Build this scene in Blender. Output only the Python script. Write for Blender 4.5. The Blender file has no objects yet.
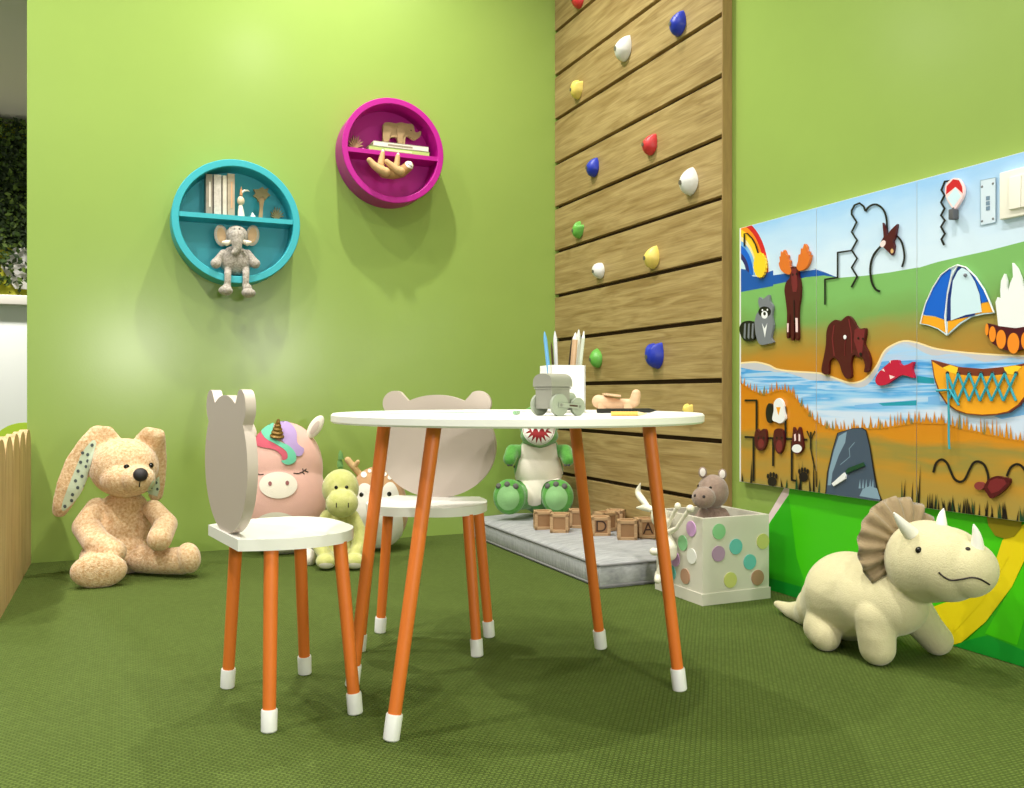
import bpy, bmesh, math, random
from mathutils import Vector, Matrix, geometry
from mathutils.bvhtree import BVHTree
random.seed(7)
C = bpy.context.scene.collection
PI = math.pi
# ------------------------------------------------------------------ camera frame
F = 877.0; H = 0.55; YAW = math.radians(23.8)
SA, CA = math.sin(YAW), math.cos(YAW)
CAM = Vector((0, 0, H))
YB = 3.24          # back wall
XW = 1.655         # right wall
XP = 1.622         # face of the timber climbing panel
XM = 1.636         # face of the activity boards
ZC = 2.75          # ceiling

def W(u, v, D):
    """world point seen at image point (u,v) at distance D along the view"""
    a = (u - 512) / F * D; b = (394 - v) / F * D
    return Vector((SA * D + CA * a, CA * D - SA * a, H + b))
def on_z(u, v, z=0.0):
    return W(u, v, (H - z) * F / (v - 394))
def on_x(u, v, x):
    return W(u, v, x / (SA + CA * (u - 512) / F))
def on_y(u, v, y):
    return W(u, v, y / (CA - SA * (u - 512) / F))
def zoom(ox, oy, s):
    def f(*pts):
        r = [(ox + x / s, oy + y / s) for x, y in pts]
        return r[0] if len(r) == 1 else r
    return f
def dep(p):
    return SA * p[0] + CA * p[1]

# ------------------------------------------------------------------ materials
def lin(c):
    return tuple(((x / 255) / 12.92 if x <= 10.3 else ((x / 255 + .055) / 1.055) ** 2.4) for x in c)
MATS = {}
def mat(name, rgb, rough=.55, var=0, vscale=40, bump=0, bscale=200, rgb2=None, metal=0, sheen=0, coat=0, stretch=None, emit=0, spec=None, trans=0):
    if name in MATS: return MATS[name]
    m = bpy.data.materials.new(name); m.use_nodes = True
    nt = m.node_tree; N = nt.nodes; L = nt.links
    b = N['Principled BSDF']
    c = (*lin(rgb), 1)
    b.inputs['Base Color'].default_value = c
    b.inputs['Roughness'].default_value = rough
    b.inputs['Metallic'].default_value = metal
    if spec is not None: b.inputs['Specular IOR Level'].default_value = spec
    if sheen:
        b.inputs['Sheen Weight'].default_value = sheen; b.inputs['Sheen Roughness'].default_value = .5
    if coat:
        b.inputs['Coat Weight'].default_value = coat; b.inputs['Coat Roughness'].default_value = .15
    if trans: b.inputs['Transmission Weight'].default_value = trans
    if emit:
        b.inputs['Emission Color'].default_value = c; b.inputs['Emission Strength'].default_value = emit
    tc = N.new('ShaderNodeTexCoord'); out = tc.outputs['Object']
    if stretch:
        mp = N.new('ShaderNodeMapping'); mp.inputs['Scale'].default_value = stretch
        L.new(out, mp.inputs['Vector']); out = mp.outputs['Vector']
    if var or rgb2:
        n = N.new('ShaderNodeTexNoise'); n.inputs['Scale'].default_value = vscale; n.inputs['Detail'].default_value = 5
        n.inputs['Roughness'].default_value = .65
        L.new(out, n.inputs['Vector'])
        r = N.new('ShaderNodeValToRGB')
        if rgb2: c2 = (*lin(rgb2), 1)
        else: c2 = tuple(x * (1 - var) for x in c[:3]) + (1,)
        r.color_ramp.elements[0].position = .35; r.color_ramp.elements[0].color = c2
        r.color_ramp.elements[1].position = .65; r.color_ramp.elements[1].color = c
        L.new(n.outputs['Fac'], r.inputs['Fac']); L.new(r.outputs['Color'], b.inputs['Base Color'])
    if bump:
        n2 = N.new('ShaderNodeTexNoise'); n2.inputs['Scale'].default_value = bscale; n2.inputs['Detail'].default_value = 4
        L.new(out, n2.inputs['Vector'])
        bp = N.new('ShaderNodeBump'); bp.inputs['Strength'].default_value = bump; bp.inputs['Distance'].default_value = .004
        L.new(n2.outputs['Fac'], bp.inputs['Height']); L.new(bp.outputs['Normal'], b.inputs['Normal'])
    MATS[name] = m
    return m

# ------------------------------------------------------------------ mesh helpers
def sphere_into(bm, c, r, rot=None, seg=32, ring=20):
    if isinstance(r, (int, float)): r = (r, r, r)
    M = Matrix.Translation(c) @ (rot.to_4x4() if rot else Matrix()) @ Matrix.Diagonal((*r, 1))
    bmesh.ops.create_uvsphere(bm, u_segments=seg, v_segments=ring, radius=1, matrix=M)
def box_into(bm, c, s, rot=None, bev=0):
    M = Matrix.Translation(c) @ (rot.to_4x4() if rot else Matrix()) @ Matrix.Diagonal((*s, 1))
    g = bmesh.ops.create_cube(bm, size=1, matrix=M)
    if bev:
        es = list({e for v in g['verts'] for e in v.link_edges})
        bmesh.ops.bevel(bm, geom=es, offset=bev, segments=3, affect='EDGES', profile=.6)
def frame(d):
    d = Vector(d).normalized()
    a = Vector((0, 0, 1)) if abs(d.z) < .9 else Vector((1, 0, 0))
    x = d.cross(a).normalized(); y = d.cross(x).normalized()
    return x, y
def tube_into(bm, pts, rad, seg=12, caps=True):
    pts = [Vector(p) for p in pts]; n = len(pts)
    if isinstance(rad, (int, float)): rad = [rad] * n
    rings = []; px = None
    for i, p in enumerate(pts):
        d = (pts[min(i + 1, n - 1)] - pts[max(i - 1, 0)])
        if d.length < 1e-9: d = Vector((0, 0, 1))
        d.normalize()
        if px is None: x, y = frame(d)
        else:
            x = (px - d * px.dot(d))
            if x.length < 1e-6: x, y = frame(d)
            x.normalize(); y = d.cross(x)
        px = x
        rings.append([bm.verts.new(p + (x * math.cos(2 * PI * k / seg) + y * math.sin(2 * PI * k / seg)) * rad[i]) for k in range(seg)])
    for a, b in zip(rings, rings[1:]):
        for k in range(seg):
            bm.faces.new((a[k], a[(k + 1) % seg], b[(k + 1) % seg], b[k]))
    if caps:
        bm.faces.new(rings[0][::-1]); bm.faces.new(rings[-1])
def chain_into(bm, pr, seg=28):
    """sphere-swept chain of (point, radius)"""
    for p, r in pr: sphere_into(bm, Vector(p), r, seg=28, ring=18)
    for (p, r), (q, s) in zip(pr, pr[1:]): tube_into(bm, [p, q], [r, s], seg=seg)
def prism_into(bm, loop, ext, mi=0):
    """closed prism: loop of points extruded by ext"""
    ext = Vector(ext); loop = [Vector(p) for p in loop]; n = len(loop)
    a = [bm.verts.new(p) for p in loop]; b = [bm.verts.new(p + ext) for p in loop]
    fs = []
    for i in range(n):
        fs.append(bm.faces.new((a[i], a[(i + 1) % n], b[(i + 1) % n], b[i])))
    for t in geometry.tessellate_polygon([loop]):
        if len(set(t)) < 3: continue
        try:
            fs.append(bm.faces.new([a[i] for i in t])); fs.append(bm.faces.new([b[i] for i in t][::-1]))
        except ValueError: pass
    for f in fs: f.material_index = mi
    return fs
def poly_into(bm, loop, mi=0):
    loop = [Vector(p) for p in loop]
    if len(loop) < 3: return
    vs = [bm.verts.new(p) for p in loop]
    for t in geometry.tessellate_polygon([loop]):
        try: f = bm.faces.new([vs[i] for i in t]); f.material_index = mi
        except ValueError: pass
def lathe_into(bm, c, prof, seg=32, axis=None):
    rings = []
    Q = axis.to_3x3() if axis else Matrix.Identity(3)
    for r, z in prof:
        rings.append([bm.verts.new(Vector(c) + Q @ Vector((r * math.cos(2 * PI * k / seg), r * math.sin(2 * PI * k / seg), z))) for k in range(seg)])
    for a, b in zip(rings, rings[1:]):
        for k in range(seg): bm.faces.new((a[k], a[(k + 1) % seg], b[(k + 1) % seg], b[k]))
    bm.faces.new(rings[0][::-1]); bm.faces.new(rings[-1])

ROOTM = {}
def thing(name, label, cat, loc=(0, 0, 0), rz=0, group=None):
    o = bpy.data.objects.new(name, None); C.objects.link(o)
    o.empty_display_size = .05
    o.location = loc; o.rotation_euler = (0, 0, rz)
    o['label'] = label; o['category'] = cat
    if group: o['group'] = group
    ROOTM[o] = Matrix.Translation(loc) @ Matrix.Rotation(rz, 4, 'Z')
    return o
def tag(o, label, cat, group=None):
    o['label'] = label; o['category'] = cat
    if group: o['group'] = group
    return o
def part(name, bm, mats, parent=None, smooth=True, local=False, label=None, ang=None, loc=None):
    """link bm as one mesh object; bm is in world space unless local"""
    if not isinstance(mats, (list, tuple)): mats = [mats]
    M = ROOTM.get(parent, Matrix())
    if parent is None and loc is not None: M = Matrix.Translation(loc)
    if not local: bmesh.ops.transform(bm, matrix=M.inverted(), verts=bm.verts)
    bmesh.ops.recalc_face_normals(bm, faces=bm.faces)
    if smooth:
        for f in bm.faces: f.smooth = True
        a = ang if ang else .6
        for e in bm.edges:
            if len(e.link_faces) == 2 and e.calc_face_angle(0) > a: e.smooth = False
    me = bpy.data.meshes.new(name); bm.to_mesh(me); bm.free()
    for m in mats: me.materials.append(m)
    o = bpy.data.objects.new(name, me); C.objects.link(o)
    if parent: o.parent = parent
    elif loc is not None: o.location = loc
    ROOTM[o] = M
    if label: o['label'] = label
    return o
def struct(name, bm, m, smooth=False):
    o = part(name, bm, m, None, smooth); o['kind'] = 'structure'
    return o
def NB(): return bmesh.new()
def blob(name, bm, m, parent, vox=.005, it=6, label=None):
    """union of overlapping closed shells as ONE continuous skin"""
    o = part(name, bm, m, parent, smooth=False, label=label)
    r = o.modifiers.new('r', 'REMESH'); r.mode = 'VOXEL'; r.voxel_size = vox; r.use_smooth_shade = True
    s = o.modifiers.new('s', 'SMOOTH'); s.factor = .5; s.iterations = it
    dg = bpy.context.evaluated_depsgraph_get()
    me = bpy.data.meshes.new_from_object(o.evaluated_get(dg))
    for p in me.polygons: p.use_smooth = True
    me.name = name
    o.modifiers.clear(); o.data = me
    return o
BV = {}
def bvh(o):
    if o not in BV:
        M = ROOTM[o]
        BV[o] = BVHTree.FromPolygons([M @ v.co for v in o.data.vertices], [tuple(p.vertices) for p in o.data.polygons])
    return BV[o]
def hit(u, v, o, off=0.0):
    d = (W(u, v, 1) - CAM).normalized()
    p, n, i, t = bvh(o).ray_cast(CAM, d)
    if p is None:
        p, n, i, t = bvh(o).find_nearest(W(u, v, dep(ROOTM[o].translation)))
    return p + n * off, n
def ell(u, v, ru, rv, rot=0, n=28):
    return [(u + ru * math.cos(a) * math.cos(rot) - rv * math.sin(a) * math.sin(rot),
             v + ru * math.cos(a) * math.sin(rot) + rv * math.sin(a) * math.cos(rot)) for a in (2 * PI * k / n for k in range(n))]
def decal(name, poly, body, m, parent=None, off=.0012, L=3.0, label=None):
    """a fabric patch sewn on the skin of body, outline poly"""
    bm = NB()
    vs = [bm.verts.new((u, v, 0)) for u, v in poly]
    for t in geometry.tessellate_polygon([[Vector((u, v, 0)) for u, v in poly]]):
        try: bm.faces.new([vs[i] for i in t])
        except ValueError: pass
    for k in range(5):
        es = [e for e in bm.edges if e.calc_length() > L]
        if not es: break
        bmesh.ops.subdivide_edges(bm, edges=es, cuts=1)
        bmesh.ops.triangulate(bm, faces=bm.faces)
    for w in bm.verts:
        p, n = hit(w.co.x, w.co.y, body)
        w.co = p + n * off
    return part(name, bm, m, parent or body, smooth=True, ang=3, label=label)
def stitch(name, pts, body, m, r, parent=None, sub=4, label=None):
    """a thread line lying on the skin"""
    q = []
    for a, b in zip(pts, pts[1:]):
        for k in range(sub): q.append((a[0] + (b[0] - a[0]) * k / sub, a[1] + (b[1] - a[1]) * k / sub))
    q.append(pts[-1])
    bm = NB(); tube_into(bm, [hit(u, v, body, r * .4)[0] for u, v in q], r, 8)
    return part(name, bm, m, parent or body, label=label)
def bead(name, u, v, body, m, r, parent=None, squash=1.0, label=None):
    p, n = hit(u, v, body)
    bm = NB(); x, y = frame(n)
    rot = Matrix((x, y, n)).transposed()
    sphere_into(bm, p, (r, r, r * squash), rot, 16, 10)
    return part(name, bm, m, parent or body, label=label)
def smoothcurve(pts, n=6):
    """Catmull-Rom through pts (any dimension tuples)"""
    out = []; P = [Vector(p) for p in pts]
    for i in range(len(P) - 1):
        p0 = P[max(i - 1, 0)]; p1 = P[i]; p2 = P[i + 1]; p3 = P[min(i + 2, len(P) - 1)]
        for k in range(n):
            t = k / n
            out.append(.5 * ((2 * p1) + (p2 - p0) * t + (2 * p0 - 5 * p1 + 4 * p2 - p3) * t * t + (3 * p1 - p0 - 3 * p2 + p3) * t ** 3))
    out.append(P[-1])
    return out
def closedcurve(pts, n=4):
    P = [Vector(p) for p in pts]; m = len(P); out = []
    for i in range(m):
        p0, p1, p2, p3 = P[i - 1], P[i], P[(i + 1) % m], P[(i + 2) % m]
        for k in range(n):
            t = k / n
            out.append(.5 * ((2 * p1) + (p2 - p0) * t + (2 * p0 - 5 * p1 + 4 * p2 - p3) * t * t + (3 * p1 - p0 - 3 * p2 + p3) * t ** 3))
    return [tuple(p) for p in out]
# ================================================================== setting
M_wall = mat('wall_paint', (144, 170, 84), .23, var=.03, vscale=3, bump=.03, bscale=160)
M_ceil = mat('ceiling_paint', (225, 222, 212), .8)
M_white = mat('white_lacquer', (236, 234, 228), .35)
# carpet
m = bpy.data.materials.new('woven_carpet'); m.use_nodes = True
nt = m.node_tree; N = nt.nodes; L = nt.links; b = N['Principled BSDF']; b.inputs['Roughness'].default_value = .9
b.inputs['Specular IOR Level'].default_value = .25
tc = N.new('ShaderNodeTexCoord')
br = N.new('ShaderNodeTexBrick'); br.inputs['Scale'].default_value = 1
br.inputs['Color1'].default_value = (*lin((89, 107, 43)), 1); br.inputs['Color2'].default_value = (*lin((100, 119, 52)), 1)
br.inputs['Mortar'].default_value = (*lin((75, 92, 32)), 1)
br.inputs['Brick Width'].default_value = .0100; br.inputs['Row Height'].default_value = .0066; br.inputs['Mortar Size'].default_value = .0021; br.inputs['Mortar Smooth'].default_value = 1
mp = N.new('ShaderNodeMapping'); mp.inputs['Rotation'].default_value = (0, 0, .0)
L.new(tc.outputs['Object'], mp.inputs['Vector']); L.new(mp.outputs['Vector'], br.inputs['Vector'])
no = N.new('ShaderNodeTexNoise'); no.inputs['Scale'].default_value = 5; L.new(tc.outputs['Object'], no.inputs['Vector'])
mx = N.new('ShaderNodeMix'); mx.data_type = 'RGBA'; mx.blend_type = 'MULTIPLY'; mx.inputs['Factor'].default_value = .12
L.new(br.outputs['Color'], mx.inputs['A']); L.new(no.outputs['Fac'], mx.inputs['B']); L.new(mx.outputs['Result'], b.inputs['Base Color'])
bp = N.new('ShaderNodeBump'); bp.inputs['Strength'].default_value = .8; bp.inputs['Distance'].default_value = .003; bp.invert = True
L.new(br.outputs['Fac'], bp.inputs['Height']); L.new(bp.outputs['Normal'], b.inputs['Normal'])
M_carpet = m

bm = NB(); box_into(bm, (-.5, 3.5, -.05), (8, 11, .1)); struct('floor', bm, M_carpet)
bm = NB(); box_into(bm, (-.5, 3.5, ZC + .05), (8, 11, .1)); struct('ceiling', bm, M_ceil)
xl = on_y(27, 300, YB).x
bm = NB(); box_into(bm, ((xl + 1.855) / 2, YB + .06, ZC / 2), (1.855 - xl, .12, ZC)); struct('wall_back', bm, M_wall)
bm = NB(); box_into(bm, (XW + .1, .62, ZC / 2), (.2, 5.24, ZC)); struct('wall_right', bm, M_wall)
# ---- neighbouring room seen past the left end of the wall
YF = 8.2
M_lime = mat('lime_wall_paint', (205, 205, 40), .6)
bm = NB(); box_into(bm, (-1.5, YF + .06, ZC / 2), (4, .12, ZC)); struct('wall_far', bm, M_lime)
bm = NB(); box_into(bm, (-1.6, 7.4, .59), (3, .5, 1.18)); cw = thing('counter', 'tall white counter in the room beyond the green wall', 'counter', (-1.6, 7.4, 0))
part('body', bm, mat('counter_white', (238, 240, 238), .5), cw)
bm = NB(); box_into(bm, (-1.6, 7.38, 1.215), (3.06, .6, .07), bev=.01); part('worktop', bm, mat('counter_top_grey', (200, 196, 186), .5), cw)
# hexagon plaque
bm = NB(); c = on_y(29, 268, 8.12)
prism_into(bm, [(c.x + .2 * math.cos(k * PI / 3), c.y, c.z + .2 * math.sin(k * PI / 3)) for k in range(6)], (0, .02, 0))
o = part('hexagon_plaque', bm, M_white, None, False, loc=tuple(c)); tag(o, 'white hexagon plaque on the lime wall under the hanging plants', 'plaque')
# green plant wall: backing + leaves
pl = thing('plant_wall', 'panel of dense dark green hanging foliage on the far lime wall', 'plant wall', (-1.0, 8.1, 1.6))
bm = NB(); box_into(bm, (-1.0, 8.17, 2.18), (1.0, .04, .86), bev=.02); part('backing', bm, mat('moss_backing', (30, 44, 18), .9, bump=1, bscale=60), pl)
bm = NB()
for i in range(5200):
    x = random.uniform(-1.45, -.5); z = 1.36 + 1.36 * random.random() ** .8
    if z < 1.72 and random.random() < .35 + .5 * (x > -.82): continue
    y = 8.05 - random.random() ** 1.5 * .16
    s = random.uniform(.014, .034)
    R = Matrix.Rotation(random.uniform(0, 6.3), 3, 'Y') @ Matrix.Rotation(random.uniform(-.9, .9), 3, 'X') @ Matrix.Rotation(random.uniform(-.9, .9), 3, 'Z')
    q = [R @ Vector(p) * s + Vector((x, y, z)) for p in ((0, 0, -1), (.55, -.15, 0), (0, 0, 1), (-.55, -.15, 0))]
    vs = [bm.verts.new(p) for p in q]
    f = bm.faces.new((vs[0], vs[1], vs[2], vs[3])); f.material_index = random.choice((0, 0, 1, 2))
o = part('foliage', bm, [mat('leaf_dark', (38, 58, 22), .6), mat('leaf_mid', (62, 88, 30), .6), mat('leaf_pale', (96, 120, 44), .6)], pl, False); o['kind'] = 'stuff'
# lime rounded panel just behind the fence
c = on_y(24, 437, 4.3); rr = .115
bm = NB(); prof = [(c.x + rr * math.cos(a), 4.3, .335 + rr * .80 * math.sin(a)) for a in (PI * k / 16 for k in range(17))]
prism_into(bm, [(c.x - rr, 4.3, 0.0)] + prof[::-1] + [(c.x + rr, 4.3, 0.0)], (0, .03, 0))
bmesh.ops.translate(bm, verts=bm.verts, vec=(0, 0, 0))
o = part('play_barrier', bm, mat('lime_plastic', (205, 240, 60), .4), None, False, loc=(c.x, 4.3, 0)); tag(o, 'lime green panel with a rounded top behind the picket fence', 'panel')

# ---- picket fence
M_pine = mat('pale_pine', (196, 168, 118), .6, var=.25, vscale=6, rgb2=(165, 132, 82), bump=.15, bscale=30, stretch=(8, 8, .6))
fx = xl + .012
fe = thing('picket_fence', 'pale pine picket fence with rounded tops at the left end of the green wall', 'fence', (fx, 2.9, 0))
pw = .162
for k in range(5):
    y1 = YB - .006 - k * (pw + .004); y0 = y1 - pw; yc = (y0 + y1) / 2
    bm = NB()
    loop = [(fx, y0, 0.0), (fx, y0, .372)] + [(fx, yc - pw / 2 * math.cos(a), .372 + .066 * math.sin(a) ** .8) for a in (PI * j / 12 for j in range(1, 12))] + [(fx, y1, .372), (fx, y1, 0.0)]
    prism_into(bm, loop, (-.024, 0, 0)); part('picket', bm, M_pine, fe, False)
for z in (.12, .31):
    bm = NB(); box_into(bm, (fx - .037, 2.82, z), (.024, .83, .05)); part('rail', bm, M_pine, fe, False)

# ================================================================== climbing panel
m = bpy.data.materials.new('oak_boards'); m.use_nodes = True
nt = m.node_tree; N = nt.nodes; L = nt.links; b = N['Principled BSDF']; b.inputs['Roughness'].default_value = .55
tc = N.new('ShaderNodeTexCoord')
mp = N.new('ShaderNodeMapping'); mp.inputs['Scale'].default_value = (3, 1.6, 16)
L.new(tc.outputs['Object'], mp.inputs['Vector'])
n1 = N.new('ShaderNodeTexNoise'); n1.inputs['Scale'].default_value = 2.2; n1.inputs['Detail'].default_value = 8; n1.inputs['Distortion'].default_value = 1.2
L.new(mp.outputs['Vector'], n1.inputs['Vector'])
mp2 = N.new('ShaderNodeMapping'); mp2.inputs['Scale'].default_value = (3, 5, 160); L.new(tc.outputs['Object'], mp2.inputs['Vector'])
n2 = N.new('ShaderNodeTexNoise'); n2.inputs['Scale'].default_value = 1.5; n2.inputs['Detail'].default_value = 4; L.new(mp2.outputs['Vector'], n2.inputs['Vector'])
r1 = N.new('ShaderNodeValToRGB'); e = r1.color_ramp.elements
e[0].position = .32; e[0].color = (*lin((146, 120, 70)), 1); e[1].position = .62; e[1].color = (*lin((178, 154, 102)), 1)
L.new(n1.outputs['Fac'], r1.inputs['Fac'])
r2 = N.new('ShaderNodeValToRGB'); e = r2.color_ramp.elements
e[0].position = .3; e[0].color = (.72, .70, .66, 1); e[1].position = .6; e[1].color = (1, 1, 1, 1)
L.new(n2.outputs['Fac'], r2.inputs['Fac'])
mx = N.new('ShaderNodeMix'); mx.data_type = 'RGBA'; mx.blend_type = 'MULTIPLY'; mx.inputs['Factor'].default_value = .8
L.new(r1.outputs['Color'], mx.inputs['A']); L.new(r2.outputs['Color'], mx.inputs['B']); L.new(mx.outputs['Result'], b.inputs['Base Color'])
bp = N.new('ShaderNodeBump'); bp.inputs['Strength'].default_value = .12; L.new(n2.outputs['Fac'], bp.inputs['Height']); L.new(bp.outputs['Normal'], b.inputs['Normal'])
M_oak = m
M_oakdark = mat('groove_dark', (62, 40, 16), .8)
ye = on_x(723, 300, XP).y
cp = thing('climbing_wall', 'timber climbing wall of horizontal oak boards in the room corner', 'climbing wall', (XW, (YB + ye) / 2, 0)); cp['kind'] = 'thing'
bm = NB(); box_into(bm, (XW - .008, (YB + ye) / 2, ZC / 2), (.012, YB - ye - .004, ZC)); part('backing', bm, M_oakdark, cp, False)
# groove heights from the seams
seams = []
for (ua, va, ub, vb) in ((557.3, 122, 722.2, 14), (557.3, 166.4, 722.2, 75.3), (557.3, 210.1, 722.2, 135.9), (556.7, 254, 722, 198), (556.7, 297, 721.9, 258), (556.7, 341.1, 721.9, 319.8), (586, 383.7, 721.9, 380.5)):
    seams.append(on_x(ub, vb, XP).z)
st = (seams[0] - seams[-1]) / 6
zs = [seams[-1] + st * k for k in range(-6, 14)]
zs = [z for z in zs if -.02 < z < ZC]
edges = [0.0] + [z for z in zs if z > .03] + [ZC]
for a, c in zip(edges, edges[1:]):
    bm = NB(); box_into(bm, ((XP + XW) / 2 - .002, (YB + ye) / 2 + .002, (a + c) / 2), (XW - XP - .004, YB - ye - .006, c - a - .0145), bev=.0015)
    part('board', bm, M_oak, cp, False)
bm = NB(); box_into(bm, ((XP + XW) / 2 - .001, ye + .0015, ZC / 2), (XW - XP + .002, .004, ZC), bev=.001)
part('edge_trim', bm, mat('oak_trim', (160, 130, 78), .6, var=.2, vscale=20, stretch=(4, 4, .5)), cp, False)

# ---- climbing holds
HC = {'red': (205, 52, 56), 'blue': (30, 52, 176), 'white': (226, 226, 222), 'yellow': (228, 206, 104), 'green': (104, 178, 74)}
def hold_mesh(kind, w, h, p):
    if kind == 'jug':
        bm = NB(); n, m_ = 48, 9; rings = []
        for j in range(m_):
            rho = 1 - j / m_
            rg = []
            for i in range(n):
                th = 2 * PI * i / n; q = (th + PI) % (2 * PI) - PI
                r = 1 - .34 * math.exp(-(q / .42) ** 2) + .16 * math.exp(-((abs(q) - .72) / .26) ** 2)
                r = 1 + (r - 1) * min(1, rho * 1.25)
                rg.append(bm.verts.new((-p * (1 - rho ** 2.6) ** .6, -math.sin(th) * r * rho * w / 2, math.cos(th) * r * rho * h / 2)))
            rings.append(rg)
        c = bm.verts.new((-p, 0, 0))
        for a, b in zip(rings, rings[1:]):
            for i in range(n): bm.faces.new((a[i], a[(i + 1) % n], b[(i + 1) % n], b[i]))
        for i in range(n): bm.faces.new((rings[-1][i], rings[-1][(i + 1) % n], c))
        bm.faces.new(rings[0])
        return bm
    bm = NB(); rows = []; nz, na = 18, 14
    for i in range(nz + 1):
        t = -1 + 2 * i / nz
        if kind == 'fin':
            ww = math.sqrt(max(0, 1 - t * t)) if t < 0 else (1 - t) ** .85 * (1 + .55 * t)
            pp = ((1 - t * t) ** .5) if t < 0 else (1 - t) ** .7 * (1 + .5 * t)
        else:
            ww = math.sqrt(max(0, 1 - t * t)) if t < 0 else 1 - .12 * t * t
            pp = (1 - t * t) ** .5 if t < .0 else 1 - .8 * t ** 2
        row = []
        for j in range(na + 1):
            a = PI * j / na
            yy = -math.cos(a) * w / 2 * ww; xx = -math.sin(a) * p * max(pp, .0)
            zz = t * h / 2
            if kind == 'jug' and t > .3: zz += (t - .3) * h * .28 * (abs(math.cos(a)) ** 1.5 - .35)
            row.append(bm.verts.new((xx, yy, zz)))
        rows.append(row)
    for r0, r1 in zip(rows, rows[1:]):
        for j in range(na):
            bm.faces.new((r0[j], r0[j + 1], r1[j + 1], r1[j]))
        bm.faces.new((r0[na], r0[0], r1[0], r1[na]))
    bmesh.ops.remove_doubles(bm, verts=bm.verts, dist=.0004)
    bmesh.ops.holes_fill(bm, edges=[e for e in bm.edges if e.is_boundary])
    return bm
HOLDS = [(577, -2, 'red', 'fin', 1.0, -.2, 'red climbing hold at the very top of the timber wall'),
    (677, 23, 'blue', 'fin', 1.0, .45, 'blue climbing hold near the top right of the timber wall'),
    (623, 48, 'white', 'fin', 1.15, .6, 'white pointed climbing hold high on the timber wall, left of the top blue one'),
    (576, 89, 'yellow', 'jug', .95, .4, 'yellow climbing hold high up by the green wall corner'),
    (649, 144, 'red', 'fin', .95, .65, 'red climbing hold in the upper middle of the timber wall'),
    (592, 167, 'blue', 'fin', .95, .5, 'blue climbing hold on the left half, below the yellow corner hold'),
    (688, 181, 'white', 'fin', 1.1, .15, 'white rounded climbing hold near the right edge of the timber wall'),
    (577, 230, 'green', 'jug', .85, .6, 'green climbing hold at mid height by the green wall corner'),
    (651, 257, 'yellow', 'fin', 1.0, .4, 'yellow climbing hold in the middle of the timber wall'),
    (597, 270, 'white', 'fin', .9, -.9, 'small white climbing hold below the green one at mid height'),
    (595, 358, 'green', 'fin', .95, -.2, 'green climbing hold low down behind the pencil cup'),
    (654, 355, 'blue', 'jug', 1.15, .0, 'blue climbing hold with a two-pointed top, low on the timber wall'),
    (686, 411, 'yellow', 'jug', .62, .1, 'yellow climbing hold lowest on the timber wall, behind the table edge')]
for u, v, col, kind, sc, rot, lab in HOLDS:
    p = on_x(u, v, XP - .014); p.x = XP - .001
    t = thing('climbing_hold', lab, 'climbing hold', p, 0, 'climbing holds on the timber wall')
    bm = hold_mesh(kind, .066 * sc, .080 * sc, .036 * sc)
    R = Matrix.Rotation(rot, 4, 'X'); bmesh.ops.transform(bm, matrix=R, verts=bm.verts)
    body = part('grip', bm, mat('hold_' + col, HC[col], .4, bump=.15, bscale=300), t, True, True, ang=1.0)
    bm = NB(); q = R @ Vector((-.034 * sc, .004 * sc, -.006 * sc))
    tube_into(bm, [q + Vector((.012, 0, 0)), q + Vector((-.003, 0, 0))], .007 * sc, 14); part('bolt', bm, mat('bolt_dark', (120, 116, 108), .4, metal=.6), t, True, True)

# ================================================================== activity boards on the right wall
def OX(pts, off=0): return [on_x(u, v, XM - off) for u, v in pts]
def clipy(loop, lo, hi, zlo, zhi):
    def half(P, f):
        out = []
        for i in range(len(P)):
            a, b = P[i - 1], P[i]; fa, fb = f(a), f(b)
            if fa * fb < 0: out.append(a + (b - a) * (fa / (fa - fb)))
            if fb >= 0: out.append(b)
        return out
    for f in (lambda p: p.y - lo, lambda p: hi - p.y, lambda p: p.z - zlo, lambda p: zhi - p.z):
        loop = half(loop, f)
        if len(loop) < 3: return []
    return loop
ZT = on_x(739.5, 228.3, XM).z; ZBm = on_x(739.5, 481.5, XM).z
ys = [on_x(u, 300, XM).y for u in (739.5, 816.5, 917.0)]
ys.append(ys[2] - (ys[1] - ys[2]))
A_ = zoom(735, 215, 5.633); B_ = zoom(815, 180, 6.057); C_ = zoom(815, 300, 7.876); D_ = zoom(735, 350, 5.256)
E_ = zoom(815, 390, 6.3); F_ = zoom(910, 150, 7.167); G_ = zoom(910, 250, 7.167); H_ = zoom(910, 345, 8.298); I_ = zoom(910, 430, 7.877)
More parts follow.
